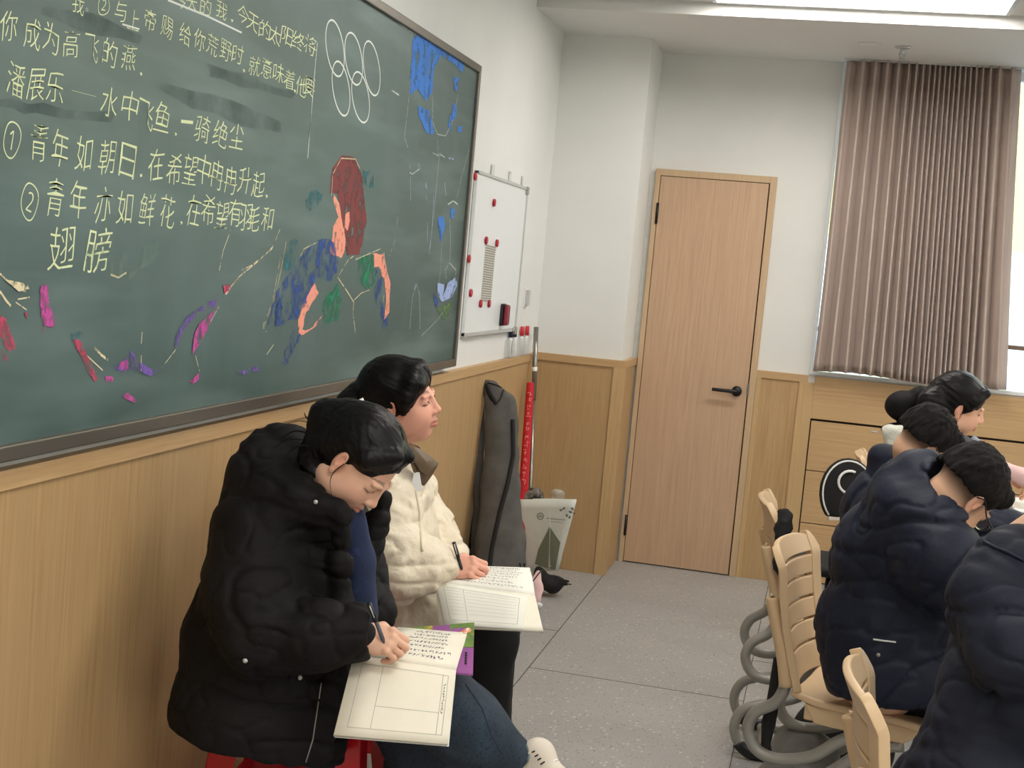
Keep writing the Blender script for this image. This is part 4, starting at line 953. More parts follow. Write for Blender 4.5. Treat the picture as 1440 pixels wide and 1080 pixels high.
def skincol(c, F, sc, base=(222, 176, 150), fade=False, hairlow=.0):
    s, f, u = F; b = np.array(lin(base)[:3]); lip = np.array(lin((176, 92, 88))[:3]); blush = np.array(lin((214, 140, 118))[:3]); dk = np.array(lin((60, 44, 38))[:3])
    def fn(vs):
        q = (vs - c) / sc; x, y, z = q @ s, q @ f, q @ u
        col = np.repeat(b[None], len(vs), 0) * (1 + .05 * vn(vs, 30)[:, None])
        def blend(m, t): col[:] = col * (1 - m[:, None]) + t * m[:, None]
        def g(cx, cy, cz, rx, ry, rz): return np.exp(-(((x - cx) / rx) ** 2 + ((y - cy) / ry) ** 2 + ((z - cz) / rz) ** 2))
        for e in (-1, 1): blend(.5 * g(e * .042, .06, -.035, .022, .03, .02), blush); blend(.6 * g(e * .082, -.004, -.01, .01, .02, .03), blush)
        blend(.45 * g(0, .11, -.032, .014, .014, .012), blush)
        m = (np.clip(1 - (np.abs(x) / .021) ** 2, 0, 1) > 0) & (y > .08) & (z < -.0555 - .0 * x) & (z > -.0765 + 5 * x * x * 1.2) & (z < -.0545 - 6 * x * x)
        blend(.55 * m, lip)
        for e in (-1, 1):   # lash line and brow
            X = (x * e - .031) / .0165
            m = (np.abs(X) < 1) & (y > .06) & (np.abs(z - (-.0045 - .003 * (1 - X * X))) < .0017); blend(.8 * m, dk)
            Xb = (x * e - .032) / .021
            m = (np.abs(Xb) < 1) & (y > .06) & (np.abs(z - (.0235 + .003 * (1 - Xb * Xb) - .002 * Xb)) < .0026 * (1 - .5 * Xb)); blend(.62 * m, dk)
        if fade:
            m = np.clip((z - (-.055 + .0 * y)) / .04, 0, 1) * np.clip((.035 - y) / .02, 0, 1) * (np.abs(x) > -1) * (z < .09); ear = (np.abs(x) > .073); m = m * (~ear); blend(.8 * np.clip(m, 0, 1), np.array(lin((52, 44, 42))[:3]))
        return np.clip(col, 0, 1)
    return fn
def hand(v, w, f, n, th, sc=1., curl=(50, 55, 35), spread=.0, thumbc=1.0, tips=None, grip=False):
    """w wrist, f towards the fingers, n out of the back of the hand, th towards the thumb"""
    f = N(f); n = np.array(n, float); n = N(n - f * n.dot(f)); t = np.array(th, float); t = N(t - f * t.dot(f) - n * t.dot(n)); s = sc
    def p(a, b, c): return np.array(w) + s * (a * f + b * t + c * n)
    v.ell(p(.045, 0, -.002), np.array((.050, .038, .0155)) * s, [f, t, n], .015); v.ell(p(.05, .022, -.010), np.array((.032, .020, .015)) * s, [f, t, n], .012)
    v.cap(p(-.05, 0, 0), p(.01, 0, 0), .025 * s, .024 * s, .02, flat=(n, 1.25))
    L = [(.026, .042, .026, .020), (.009, .046, .029, .021), (-.009, .042, .027, .020), (-.026, .033, .021, .018)]; out = []
    for i, (b, l1, l2, l3) in enumerate(L):
        a = math.radians(curl[0] + 4 * i); q = p(.082 - .004 * abs(i - 1), b, .002); r = .0092 - .0006 * i; k = [q]
        for j, (l, c_) in enumerate(zip((l1, l2, l3), curl)):
            if j: a += math.radians(curl[j])
            d_ = math.cos(a) * f - math.sin(a) * n + (spread * (1.5 - i) * .12) * t
            q = q + s * l * N(d_); k.append(q)
        v.ell(k[0], (r * 1.15 * s,) * 3, None, .006)
        v.chain(k, [r * s, r * .94 * s, r * .86 * s, r * .74 * s], .0035); out.append(k)
    a0 = p(.020, .028, -.010); a1 = p(.048, .046 * thumbc, -.022); a2 = p(.074, .040 * thumbc - .004, -.030); a3 = p(.095, .026, -.033)
    v.chain([a0, a1, a2, a3], [.014 * s, .0115 * s, .0105 * s, .0085 * s], .005); out.append([a0, a1, a2, a3])
    return out
def hairvol(p, F, sc=1., h=.003, cuts=(), grow=.008, extra=None):
    s, f, u = F; v = Vol(h); FR = [s, f, u]
    v.ell(p(0, -.018, .038), np.array((.074 + grow, .094 + grow, .082 + grow)) * sc, FR, .02)
    v.ell(p(0, -.045, -.01), np.array((.066 + grow, .062 + grow, .075 + grow)) * sc, FR, .03)
    if extra: extra(v)
    for c, r, k in cuts: v.ell(p(*c), np.array(r) * sc, FR, k, 's')
    return v
def strandnoise(F, c, A=.0022, f=90, dirv=None):
    s, ff, u = F; d_ = N(dirv if dirv is not None else -ff + .3 * u)
    def fn(P):
        q = P - c; al = q @ d_; r = q - al[:, None] * d_
        return A * vn(r + al[:, None] * d_ * .12, f) + A * .7 * vn(r + al[:, None] * d_ * .1, f * 2.3)
    return fn
def strands(start, lst, m, parent, name='loose_strand'):
    for pts, r in lst: MB().tube(pts, [r, r * .9, r * .7, r * .3][:len(pts)] if len(pts) <= 4 else [r * (1 - .7 * i / len(pts)) for i in range(len(pts))], 6, 5).build(name, m, parent)
def eyes(p, F, sc, parent, look=(0, 0), openx=.0):
    s, f, u = F
    for g in (-1, 1):
        MB().ball(p(g * .031, .0765, .0005), (.0125 * sc, .0125 * sc, .0085 * sc * openx), [s, f, u], 10).build('eye', M['eyew'], parent)
        MB().ball(p(g * .031 + look[0], .0855, .0005 + look[1]), (.0062 * sc, .0042 * sc, .0062 * sc * min(1, openx)), [s, f, u], 8).build('iris', M['iris'], parent)
def crease(A, f, ax=None, st=1., w=.13):
    """narrow pressed folds in cloth; st > 1 packs them along ax"""
    def fn(P):
        q = P if ax is None else P + (P @ N(ax))[:, None] * N(ax) * (st - 1)
        q = q + .25 / f * np.stack([vn(P, f * .7, 3), vn(P, f * .7, 9), vn(P, f * .7, 15)], 1); n = vn(q, f, 21)
        return -A * np.exp(-(n / w) ** 2) + A * .35
    return fn
def folds(A1, f1, A2=0, f2=20, ridge=True, warp=None, st=None):
    def fn(P):
        q = P if st is None else P + (P @ N(st[0]))[:, None] * N(st[0]) * (st[1] - 1)
        a = vn(q, f1); a = (1 - 2 * np.abs(a)) if ridge else a
        b = 1 - 2 * np.abs(vn(q, f2, 7)); return A1 * a * .6 + A2 * b * .6
    return fn
# ---------------------------------------------------------------- woman in the black coat, writing
P1 = D
pe = empty('person', (.42, -4.2, .02), 'woman in a black hooded coat and jeans writing, seated on a red stool', 'person')
f1 = cv(.52, -.81, .22); F1 = fr_(f1, cv(.79, .53, .28)); c1 = D(507, 650, 2.93) - F1[0] * .078 - F1[1] * .02
c1 = D(477, 647, 2.90) - F1[0] * .075 + F1[1] * .006 + F1[2] * .008
neck1 = D(448, 712, 3.0)
v = Vol(.0027); p1 = head(v, c1, F1, .95, neck=neck1)
v.cap(neck1, D(425, 790, 3.05), .056, .09, .03); v.cap(D(425, 790, 3.05), D(400, 960, 3.06), .10, .11, .04)
v.chain([D(385, 750, 2.98), D(365, 880, 2.93), D(500, 893, 2.87)], [.05, .04, .027], .02)
w1 = D(502, 895, 2.865)
hk = hand(v, w1, cv(.86, -.12, .10), cv(-.10, .62, .74), cv(.2, .60, -.75), .93, curl=(48, 62, 40))
skin1 = v.mesh('body', M['skin'], pe, None, skincol(c1, F1, .95, (226, 178, 152)))
# lips, lashes are in the skin; closed lids need no eyeballs
def ex(v):
    # low gathered tail falling into the hood
    v.chain([p1(0, -.10, .02), p1(.01, -.125, -.01), D(446, 640, 3.0), D(440, 672, 2.98), D(455, 700, 2.95)], [.045, .035, .034, .036, .022], .03)
    v.cap(p1(.03, .055, .095), p1(.068, .03, .045), .016, .018, .02); v.cap(p1(-.03, .055, .095), p1(-.068, .03, .04), .016, .018, .02)
v = hairvol(p1, F1, .95, .0028, cuts=[((0, .105, -.02), (.082, .058, .088), .008), ((.088, .030, -.045), (.04, .046, .060), .008), ((-.088, .030, -.045), (.04, .046, .06), .008), ((.088, -.006, -.012), (.022, .020, .032), .004), ((0, .01, -.14), (.1, .1, .06), .01), ((0, .05, .1325), (.0014, .07, .022), .003)], extra=ex)
hr = v.mesh('hair', M['hair'], pe, strandnoise(F1, c1, .0011, 130, F1[0] * .6 - F1[1] + .2 * F1[2]))
q = lambda x, y, d: D(x, y, d)
for pts, r in [([q(470, 628, 2.96), q(450, 598, 2.97), q(432, 588, 2.98), q(428, 580, 2.99)], .0022), ([q(462, 632, 2.97), q(438, 612, 2.98), q(415, 606, 2.99), q(396, 616, 3.0)], .0026), ([q(460, 640, 2.97), q(430, 620, 2.98), q(405, 618, 2.98), q(385, 630, 2.98)], .0018),
               ([q(465, 625, 2.97), q(450, 606, 2.98), q(436, 596, 2.98), q(440, 580, 2.99)], .0016), ([q(470, 612, 2.96), q(462, 594, 2.97), q(468, 578, 2.98), q(476, 572, 2.99)], .0014), ([q(458, 650, 2.96), q(432, 640, 2.96), q(420, 655, 2.96), q(430, 672, 2.96)], .003),
               ([q(484, 652, 2.80), q(468, 666, 2.80), q(464, 682, 2.80), q(467, 698, 2.81)], .0011), ([q(466, 640, 2.96), q(440, 628, 2.96), q(418, 628, 2.96), q(402, 640, 2.96)], .0022), ([q(450, 690, 2.92), q(446, 704, 2.92), q(452, 716, 2.91)], .004), ([q(468, 620, 2.97), q(446, 600, 2.98), q(424, 592, 2.99), q(404, 596, 3.0)], .0011)]:
    MB().tube(pts, [r, r, r * .7, r * .25][:len(pts)], 6, 6).build('loose_strand', M['hair'], hr)
# coat
v = Vol(.0055)
v.chain([D(336, 1110, 3.04), D(345, 1000, 3.05), D(364, 900, 3.06), D(395, 800, 3.06), D(420, 735, 3.05)], [.158, .156, .156, .152, .12], .05)
v.cap(D(400, 1110, 3.06), D(440, 850, 3.08), .12, .12, .06)
v.cap(D(362, 742, 2.99), D(476, 738, 3.2), .080, .07, .08)                       # shoulders
v.chain([D(366, 745, 2.95), D(352, 830, 2.90), D(368, 893, 2.87)], [.088, .086, .080], .06)   # upper arm
v.chain([D(368, 893, 2.87), D(440, 893, 2.86), D(500, 889, 2.86)], [.082, .070, .058], .035); v.ell(D(543, 890, 2.86), (.048, .085, .085), [RT, UP, BK], .006, 's')
v.chain([D(478, 750, 3.22), D(505, 800, 3.2), D(532, 862, 3.12)], [.065, .052, .040], .04)       # far sleeve
v.chain([D(362, 668, 3.03), D(376, 650, 3.05), D(404, 638, 3.07), D(432, 642, 3.1)], [.042, .048, .042, .030], .08)   # hood
v.chain([D(362, 672, 2.99), D(390, 684, 2.95), D(425, 702, 2.91), D(452, 720, 2.89)], [.042, .044, .034, .020], .05)
v.chain([D(452, 708, 2.88), D(472, 716, 2.88), D(480, 728, 2.89)], [.016, .014, .012], .02)        # near lapel
v.chain([D(538, 702, 3.08), D(530, 735, 3.08), D(516, 790, 3.06)], [.015, .020, .026], .03)           # far lapel
v.chain([D(480, 728, 2.90), D(481, 790, 2.93), D(484, 850, 2.95), D(470, 960, 2.97), D(452, 1055, 2.97)], [.012, .014, .016, .020, .020], .03)   # front edge
# hollow of the collar and the open front
v.ell(D(470, 690, 3.0), (.062, .075, .075), [RT, UP, BK], .02, 's'); v.ell(c1, (.094, .112, .112), [F1[0], F1[1], F1[2]], .012, 's')
v.cap(D(509, 715, 2.96), D(506, 850, 2.97), .036, .036, .015, 's')
v.cut(D(235, 1017, 3.0), -(UP * 1. - RT * -.26), .01)
v.cut(D(512, 886, 2.86), cv(1, -.05, 0), .006) if 0 else None
coat = v.mesh('coat', M['blackcoat'], pe, lambda P: folds(.007, 7, .002, 17)(P) + crease(.0065, 8, cv(.3, 1, 0), 1.8)(P) + crease(.004, 17, UP, 1.6)(P))
v = Vol(.004); v.cap(D(495, 890, 2.862), D(508, 893, 2.862), .036, .033, .01); v.mesh('knit_cuff', M['rib'], coat)
for x, y in ((345, 929), (422, 953)):
    p = hit(coat, x, y, .001)
    if p is not None: MB().ball(p, (.0055, .0055, .004), [RT, UP, BK], 8).build('snap_button', M['alu'], coat)
p = hit(coat, 444, 706, .001); 
if p is not None: MB().ball(p, (.005, .005, .004), [RT, UP, BK], 8).build('snap_button', M['alu'], coat)
lay_line(coat, [(452, 960), (446, 1000), (440, 1040), (430, 1072)], .0014, 'coat_zip', M['tube'], coat)
# navy knit inside
v = Vol(.005); v.chain([D(494, 728, 2.99), D(502, 790, 3.01), D(506, 862, 3.02)], [.030, .036, .040], .02); v.cap(neck1, D(470, 735, 3.0), .058, .05, .03); v.ell(c1, (.085, .108, .106), [F1[0], F1[1], F1[2]], .01, 's')
v.mesh('navy_knit_top', M['navyscarf'], pe, folds(.006, 12))
# jeans and shoes
v = Vol(.006)
v.chain([D(430, 955, 3.12), D(540, 965, 3.12), D(622, 990, 3.07)], [.085, .078, .076], .04)
v.chain([D(622, 992, 3.06), D(660, 1028, 3.08), D(718, 1074, 3.10)], [.082, .078, .058], .04)
v.chain([D(430, 965, 3.2), D(545, 985, 3.24), D(588, 1020, 3.22)], [.085, .078, .080], .04); v.chain([D(588, 1020, 3.22), np.array([.62, -4.12, .20]), np.array([.61, -4.08, .10])], [.088, .075, .07], .04)
v.cut(D(733, 1076, 3.1), cv(.80, -.58, 0), .006); v.cut((0, 0, .09), (0, 0, -1), .006)
jn = v.mesh('jeans', M['jeans'], pe, lambda P: folds(.008, 8, .003, 22)(P) + crease(.006, 11, cv(.6, -.7, .1), .4)(P))
lay_line(jn, [(655, 962), (678, 995), (692, 1035), (706, 1060)], .0008, 'seam', M['jeans'], jn); lay_line(jn, [(740, 1048), (745, 1060), (741, 1072)], .0028, 'hem', mat('hem_thread', (110, 124, 128), .9), jn)
def shoe(toe, heel, up, m, parent, name='shoe'):
    toe, heel = np.array(toe, float), np.array(heel, float); a = N(toe - heel); up = np.array(up, float); up = N(up - a * up.dot(a)); L = np.linalg.norm(toe - heel); sd = np.cross(a, up)
    v = Vol(.004); b = lambda x, z, y=0: heel + a * x * L + up * z + sd * y
    v.chain([b(.08, .03), b(.4, .032), b(.72, .028), b(.93, .022)], [.036, .037, .040, .030], .02, flat=(up, 1.0)); v.cap(b(.12, .04), b(.14, .085), .036, .040, .02); v.cap(b(.3, .06), b(.6, .045), .028, .026, .03)
    v.cut(b(0, .0), -up, .003); o = v.mesh(name, m, parent)
    s_ = MB(); n = 20; out = []
    for k in range(n):
        t = 2 * math.pi * k / n; out.append(b(.5 + .56 * math.cos(t), -.006, .046 * math.sin(t) * (1 if math.cos(t) > 0 else .85)))
    s_.prism(out, up * .02).build('sole', M['white'], o)
    for k in range(5): MB().tube([b(.34 + .07 * k, .082 - .008 * k, -.022), b(.36 + .07 * k, .093 - .009 * k, 0), b(.34 + .07 * k, .082 - .008 * k, .022)], .0028, 6, 3).build('lace', M['white'], o)
    return o
v = Vol(.005); v.cap(D(718, 1068, 3.1), D(740, 1092, 3.10), .032, .030, .02); v.mesh('sock', M['canvas'], pe)
sh_ = shoe(D(838, 1160, 3.0), D(728, 1104, 3.12), cv(.35, .8, .1), M['canvas'], pe)
for a_, b_ in (((752, 1064), (757, 1061)), ((756, 1069), (761, 1066)), ((760, 1075), (766, 1071)), ((748, 1058), (752, 1056))): lay_line(sh_, [a_, b_], .0018, 'dark_stitch', M['blk'], sh_, 6, .001, None, 3)
shoe((.80, -4.13, .008), (.57, -4.07, .008), (0, 0, 1), M['canvas'], pe)
# pen
def pen(a, b, lab, m1, m2):
    a, b = np.array(a), np.array(b); e = empty('pen', tuple(b), lab, 'pen', 'pens in the writing hands'); d_ = N(b - a); L = np.linalg.norm(b - a)
    MB().tube([a, a + d_ * L * .45], .0052, 10).build('pen_cap', m1, e); MB().tube([a + d_ * L * .45, b - d_ * .012, b], [.0046, .0046, .0010], 10).build('barrel', m2, e); MB().tube([a + d_ * .006 + BK * .0065, a + d_ * .034 + BK * .0065], .0014, 6).build('clip', M['alu'], e)
pen(D(519, 848, 2.82), D(541, 906, 2.845), 'black and silver pen in the hand of the woman in the black coat', M['blk'], M['greyhood'])
# ---- open notebook on her lap
def page(c4, th, nm, m, parent, sag=0, nrm=None, s=9):
    a, b, c, d_ = [np.array(x, float) for x in c4]      # a b along the spine, d c the far edge
    nn = N(np.cross(b - a, d_ - a)); nn = nn if nn.dot(BK + .5 * UP) > 0 else -nn
    G = [[(a * (1 - u) + b * u) * (1 - t) + (d_ * (1 - u) + c * u) * t + nn * (sag * math.sin(math.pi * min(1, t * 1.15)) + .0) for u in np.linspace(0, 1, 5)] for t in np.linspace(0, 1, s)]
    return MB().sheet(G, th).build(nm, m, parent), (lambda u, t, o=.0: (a * (1 - u) + b * u) * (1 - t) + (d_ * (1 - u) + c * u) * t + nn * (sag * math.sin(math.pi * min(1, t * 1.15)) + th / 2 + .0008 + o)), nn
def scribble(fn, rows, m, nm, parent, seedv, u0=.06, u1=.95, t0=.08, t1=.92, vertical=False, w_=.0011, amp=.30):
    rs = random.Random(seedv); mb = MB(); n = rows
    for r_ in range(n):
        c = (t0 + (t1 - t0) * (r_ + .5) / n) if not vertical else (u0 + (u1 - u0) * (r_ + .5) / n)
        x = (u0 if not vertical else t0) + rs.random() * .03; end = (u1 if not vertical else t1) - rs.random() * .25
        while x < end:
            ln = .018 + .02 * rs.random(); P_ = []
            for k in range(5):
                xx = x + ln * k / 4; yy = c + amp / n * (rs.random() - .5); P_.append(fn(xx, yy) if not vertical else fn(yy, xx))
            for k in range(4):
                a, b = P_[k], P_[k + 1]; t_ = N(b - a + 1e-9); nn = N(fn(.5, .5, .01) - fn(.5, .5)); sd = np.cross(t_, nn) * w_ * .5
                mb.add([a - sd, b - sd, b + sd, a + sd], [(0, 1, 2, 3)])
            x += ln + .008 + .012 * rs.random()
    o = mb.build(nm, m, parent); o['kind'] = 'stuff'; return o
def lines(fn, segs, m, nm, parent, w_=.0009):
    mb = MB()
    for (u0, t0, u1, t1) in segs:
        K_ = 8; pr = None; nn = N(fn(.5, .5, .01) - fn(.5, .5))
        for k in range(K_):
            a = fn(u0 + (u1 - u0) * k / K_, t0 + (t1 - t0) * k / K_); b = fn(u0 + (u1 - u0) * (k + 1) / K_, t0 + (t1 - t0) * (k + 1) / K_); sd = np.cross(N(b - a), nn) * w_ * .5
            mb.add([a - sd, b - sd, b + sd, a + sd], [(0, 1, 2, 3)])
    return mb.build(nm, m, parent)
nb = empty('open_notebook', tuple(D(570, 935, 2.93)), 'nearer open lesson notebook with cream pages on the lap of the woman in black', 'notebook', 'open notebooks on laps')
S0, S1 = D(497, 922, 2.90), D(641, 944, 2.93)
lo_, fl, nl_ = page([S0, S1, D(630, 1047, 2.80), D(469, 1034, 2.77)], .008, 'lower_page', M['paper'], nb, .004)
up_, fu, nu_ = page([S0, S1, D(657, 892, 3.10), D(560, 884, 3.08)], .008, 'upper_page', M['paper'], nb, .006)
lines(fl, [(.10, .10, .10, .90), (.10, .90, .93, .90), (.93, .90, .93, .10), (.10, .10, .93, .10), (.30, .10, .30, .90), (.30, .62, .88, .62), (.88, .10, .88, .90)], M['ink'], 'printed_table', lo_)
scribble(fl, 1, M['ink'], 'small_print', lo_, 5, .885, .925, .2, .8, True, .0016, .02)
scribble(fu, 7, M['ink2'], 'handwriting', up_, 3, .30, .96, .12, .97, False, .0013, .5)
mb = MB().prism([D(470, 1037, 2.775), D(631, 1050, 2.805), D(641, 948, 2.94), D(497, 926, 2.91)], FW * .004); mb.build('back_cover', M['white'], nb)
mg = empty('magazine', tuple(D(620, 910, 3.0)), 'purple and green printed magazine lying under the nearer open notebook', 'magazine')
mo = .02
A, B_, C_, D_ = D(566, 884, 3.12), D(667, 876, 3.14), D(665, 948, 2.95), D(560, 938, 2.95)
mm_ = MB().prism([A, B_, C_, D_], -UP * .004); cvr = mm_.build('cover', mat('purple_cover', (140, 80, 144), .3, noise=[((14,) * 3, (168, 92, 160), .4, .7)]), mg)
nm = N(np.cross(B_ - A, D_ - A)); nm = nm if nm.dot(UP) > 0 else -nm
def mq(u, t): return (A * (1 - u) + B_ * u) * (1 - t) + (D_ * (1 - u) + C_ * u) * t + nm * .0012
gp = MB(); gp.prism([mq(0, 0), mq(.42, 0), mq(.42, .24), mq(0, .24)], nm * .0004); gp.prism([mq(.66, 0), mq(1, 0), mq(1, .50), mq(.66, .50)], nm * .0004); gp.build('green_print', mat('green_print', (110, 138, 66), .35, noise=[((22,) * 3, (196, 176, 70), .5, .66), ((12,) * 3, (70, 104, 80), .5, .7)]), cvr)
MB().tube([mq(.87, .16), mq(.87, .16) + nm * .0012], .015, 18).build('orange_badge', mat('orange_print', (222, 130, 92), .4, noise=[((120,) * 3, (244, 220, 190), .5, .55)]), cvr)
tl = MB()
for k in range(5): tl.prism([mq(.885, .60 + .05 * k), mq(.915, .60 + .05 * k), mq(.915, .635 + .05 * k), mq(.885, .635 + .05 * k)], nm * .0006)
tl.build('small_title', M['strap'], cvr)
# ---------------------------------------------------------------- woman in the ivory puffer
pe = empty('person', (.45, -3.56, .02), 'woman in an ivory puffer coat looking up to the right, seated behind', 'person')
F2 = fr_(cv(.97, .02, .22), cv(-.09, .96, .22)); c2 = D(549, 578, 3.66) - F2[0] * .080 + F2[2] * .010 + F2[1] * .006
neck2 = D(548, 640, 3.76)
v = Vol(.003); p2 = head(v, c2, F2, 1., neck=neck2)
v.cap(neck2, D(545, 700, 3.78), .056, .09, .03); v.cap(D(545, 700, 3.78), D(545, 850, 3.8), .10, .11, .04); v.chain([D(545, 700, 3.7), D(560, 800, 3.66), D(620, 797, 3.62)], [.05, .04, .027], .02)
hand(v, D(626, 797, 3.62), cv(.95, .0, .12), cv(-.05, .60, .78), cv(.15, .62, -.75), .93, curl=(40, 60, 40))
v.mesh('body', M['skin'], pe, None, skincol(c2, F2, 1., (228, 168, 146)))
eyes(p2, F2, 1., pe, (0, .001), .55)
def ex(v):
    v.chain([p2(0, -.09, .03), p2(0, -.125, .02), D(492, 568, 3.74), D(482, 590, 3.74), D(488, 615, 3.74)], [.04, .028, .036, .042, .03], .02)
    v.chain([p2(.03, .058, .090), p2(.056, .056, .06), p2(.070, .040, .020), p2(.072, .030, -.022)], [.016, .014, .012, .006], .03); v.chain([p2(-.03, .058, .090), p2(-.056, .056, .06), p2(-.070, .040, .020)], [.016, .014, .010], .03)
    v.cap(p2(0, .066, .085), p2(.036, .072, .05), .014, .006, .03)
v = hairvol(p2, F2, 1., .003, grow=.009, cuts=[((-.0, .115, -.03), (.085, .050, .088), .006), ((.090, .052, -.055), (.035, .030, .055), .006), ((.092, -.004, -.022), (.022, .018, .024), .004), ((-.088, .030, -.045), (.04, .046, .06), .008), ((0, .02, -.15), (.12, .11, .07), .01)], extra=ex)
hr = v.mesh('hair', M['hair'], pe, strandnoise(F2, c2, .0011, 120, -F2[1] + .5 * F2[2]))
MB().tube([D(505, 562, 3.64), D(510, 572, 3.64)], [.012, .010], 10).build('hair_clip', M['white'], hr)
for a, b, c_ in (((602, 520), (606, 532), (604, 545)), ((596, 516), (603, 526), (606, 538))): MB().tube([D(*a, 3.66), D(*b, 3.64), D(*c_, 3.64)], [.002, .0018, .0006], 6, 4).build('loose_strand', M['hair'], hr)
v = Vol(.0055)
v.chain([D(550, 865, 3.80), D(545, 790, 3.80), D(545, 705, 3.79)], [.155, .150, .125], .05); v.cap(D(600, 860, 3.78), D(550, 870, 3.8), .09, .12, .06)
v.cap(D(530, 690, 3.66), D(560, 690, 3.94), .085, .08, .06)
v.chain([D(540, 700, 3.66), D(545, 775, 3.60), D(560, 800, 3.58)], [.095, .100, .085], .04); v.chain([D(560, 800, 3.58), D(600, 797, 3.60), D(612, 796, 3.61)], [.085, .066, .056], .03)
v.chain([D(580, 700, 3.94), D(605, 750, 3.92), D(632, 778, 3.84)], [.075, .065, .050], .04)
v.chain([D(570, 660, 3.75), D(583, 690, 3.72), D(587, 740, 3.74)], [.03, .03, .03], .03)
v.ell(c2, (.10, .12, .12), [F2[0], F2[1], F2[2]], .015, 's'); v.cap(neck2, neck2 + UP * .1, .062, .07, .015, 's'); v.cut(D(560, 886, 3.8), -UP, .01) if 0 else None
def quilt(P):
    z = P[:, 2] + .02 * vn(P, 6); a = np.abs(np.sin(z * math.pi / .105)); return .012 * (a ** .5 - .75) + folds(.009, 13, .004, 30)(P) + crease(.006, 9, UP, 1.7)(P) + crease(.003, 22, UP, 1.3)(P)
coat = v.mesh('puffer_coat', M['puffer'], pe, quilt, dispmax=.025)
v = Vol(.004); v.cap(D(607, 796, 3.61), D(628, 797, 3.615), .046, .038, .01)
cf = v.mesh('knit_cuff', M['ivoryrib'], coat, lambda P: .0018 * np.sin(np.arctan2((P - D(618, 796, 3.61)) @ UP, (P - D(618, 796, 3.61)) @ BK) * 26))
v = Vol(.004)
col_pts = [D(556, 640, 3.66), D(580, 640, 3.66), D(598, 652, 3.68), D(612, 650, 3.72)]
pass
def flap(rows, th, nm, m, par):
    return MB().sheet(np.array([[D(*q) for q in r] for r in rows]), th).build(nm, m, par, .002)
flap([[(560, 634, 3.60), (572, 640, 3.59), (584, 652, 3.60), (590, 662, 3.62)], [(570, 626, 3.62), (584, 634, 3.60), (598, 650, 3.63), (600, 668, 3.65)], [(576, 624, 3.66), (592, 634, 3.66), (606, 644, 3.69), (616, 652, 3.70)]], .008, 'collar_lining', M['brownlining'], coat)
flap([[(588, 690, 3.66), (584, 668, 3.62), (578, 650, 3.60)], [(598, 680, 3.68), (596, 664, 3.66), (588, 652, 3.63)], [(606, 668, 3.70), (612, 658, 3.71), (616, 650, 3.71)]], .008, 'collar_flap', M['brownlining'], coat)
flap([[(574, 622, 3.86), (590, 628, 3.84)], [(578, 642, 3.86), (600, 646, 3.82)]], .008, 'collar_lining', M['brownlining'], coat)
MB().tube([D(601, 664, 3.69), D(598, 655, 3.68), D(607, 648, 3.70), D(612, 650, 3.72)], .004, 6, 4).build('collar_zip', M['alu'], coat)
MB().prism([D(582, 664, 3.62), D(590, 664, 3.62), D(594, 690, 3.61), D(577, 691, 3.61)], BK * .004).build('white_tag', M['white'], coat)
lay_line(coat, [(585, 690), (590, 720), (592, 750), (594, 775)], .004, 'coat_zip', M['ivoryrib'], coat)
v = Vol(.006); v.chain([D(560, 880, 3.80), D(640, 885, 3.78), D(686, 896, 3.74)], [.10, .088, .078], .04); v.chain([D(560, 880, 3.95), D(640, 880, 3.93), D(690, 890, 3.90)], [.10, .088, .075], .04)
k1 = D(686, 896, 3.74); k2 = D(690, 890, 3.9)
v.chain([k1, k1 + np.array([.0, .02, -.25]), np.array([k1[0] + .01, k1[1] + .03, .10])], [.08, .070, .065], .04); v.chain([k2, k2 + np.array([0, .02, -.25]), np.array([k2[0], k2[1] + .03, .10])], [.078, .07, .065], .03); v.cut((0, 0, .08), (0, 0, -1), .005)
v.mesh('trousers', M['blacktr'], pe, folds(.008, 9))
for k_ in (k1, k2): shoe((k_[0] + .2, k_[1] + .03, .008), (k_[0] - .05, k_[1] + .03, .008), (0, 0, 1), M['blackcloth'], pe)
pen(D(638, 762, 3.60), D(652, 810, 3.60), 'black pen in the hand of the woman in the ivory coat', M['blk'], M['blk'])
nb = empty('open_notebook', tuple(D(680, 830, 3.6)), 'farther open lesson notebook with white pages on the lap of the woman in ivory', 'notebook', 'open notebooks on laps')
S0, S1 = D(612, 820, 3.58), D(752, 838, 3.52)
lo_, fl, _ = page([S0, S1, D(764, 888, 3.42), D(618, 882, 3.46)], .008, 'lower_page', M['paper'], nb, .004)
l2_, fl2, _ = page([S0 + UP * .004, D(742, 840, 3.51), D(736, 885, 3.425), D(626, 879, 3.45)], .004, 'lower_page', M['paper2'], nb, .006)
up_, fu, _ = page([S0, S1, D(745, 800, 3.72), D(655, 797, 3.74)], .008, 'upper_page', M['paper2'], nb, .006)
lines(fl2, [(.08, .12, .08, .88), (.08, .88, .92, .88), (.92, .88, .92, .12), (.08, .12, .92, .12), (.30, .12, .30, .88)], M['ink'], 'printed_table', l2_)
lines(fl2, [(.10, .2 + .08 * k, .28, .2 + .08 * k) for k in range(8)] + [(.32, .2 + .09 * k, .9, .2 + .09 * k) for k in range(7)], M['ink'], 'ruled_lines', l2_, .0005)
scribble(fu, 8, M['ink2'], 'handwriting', up_, 9, .12, .95, .1, .97, False, .0011, .5)
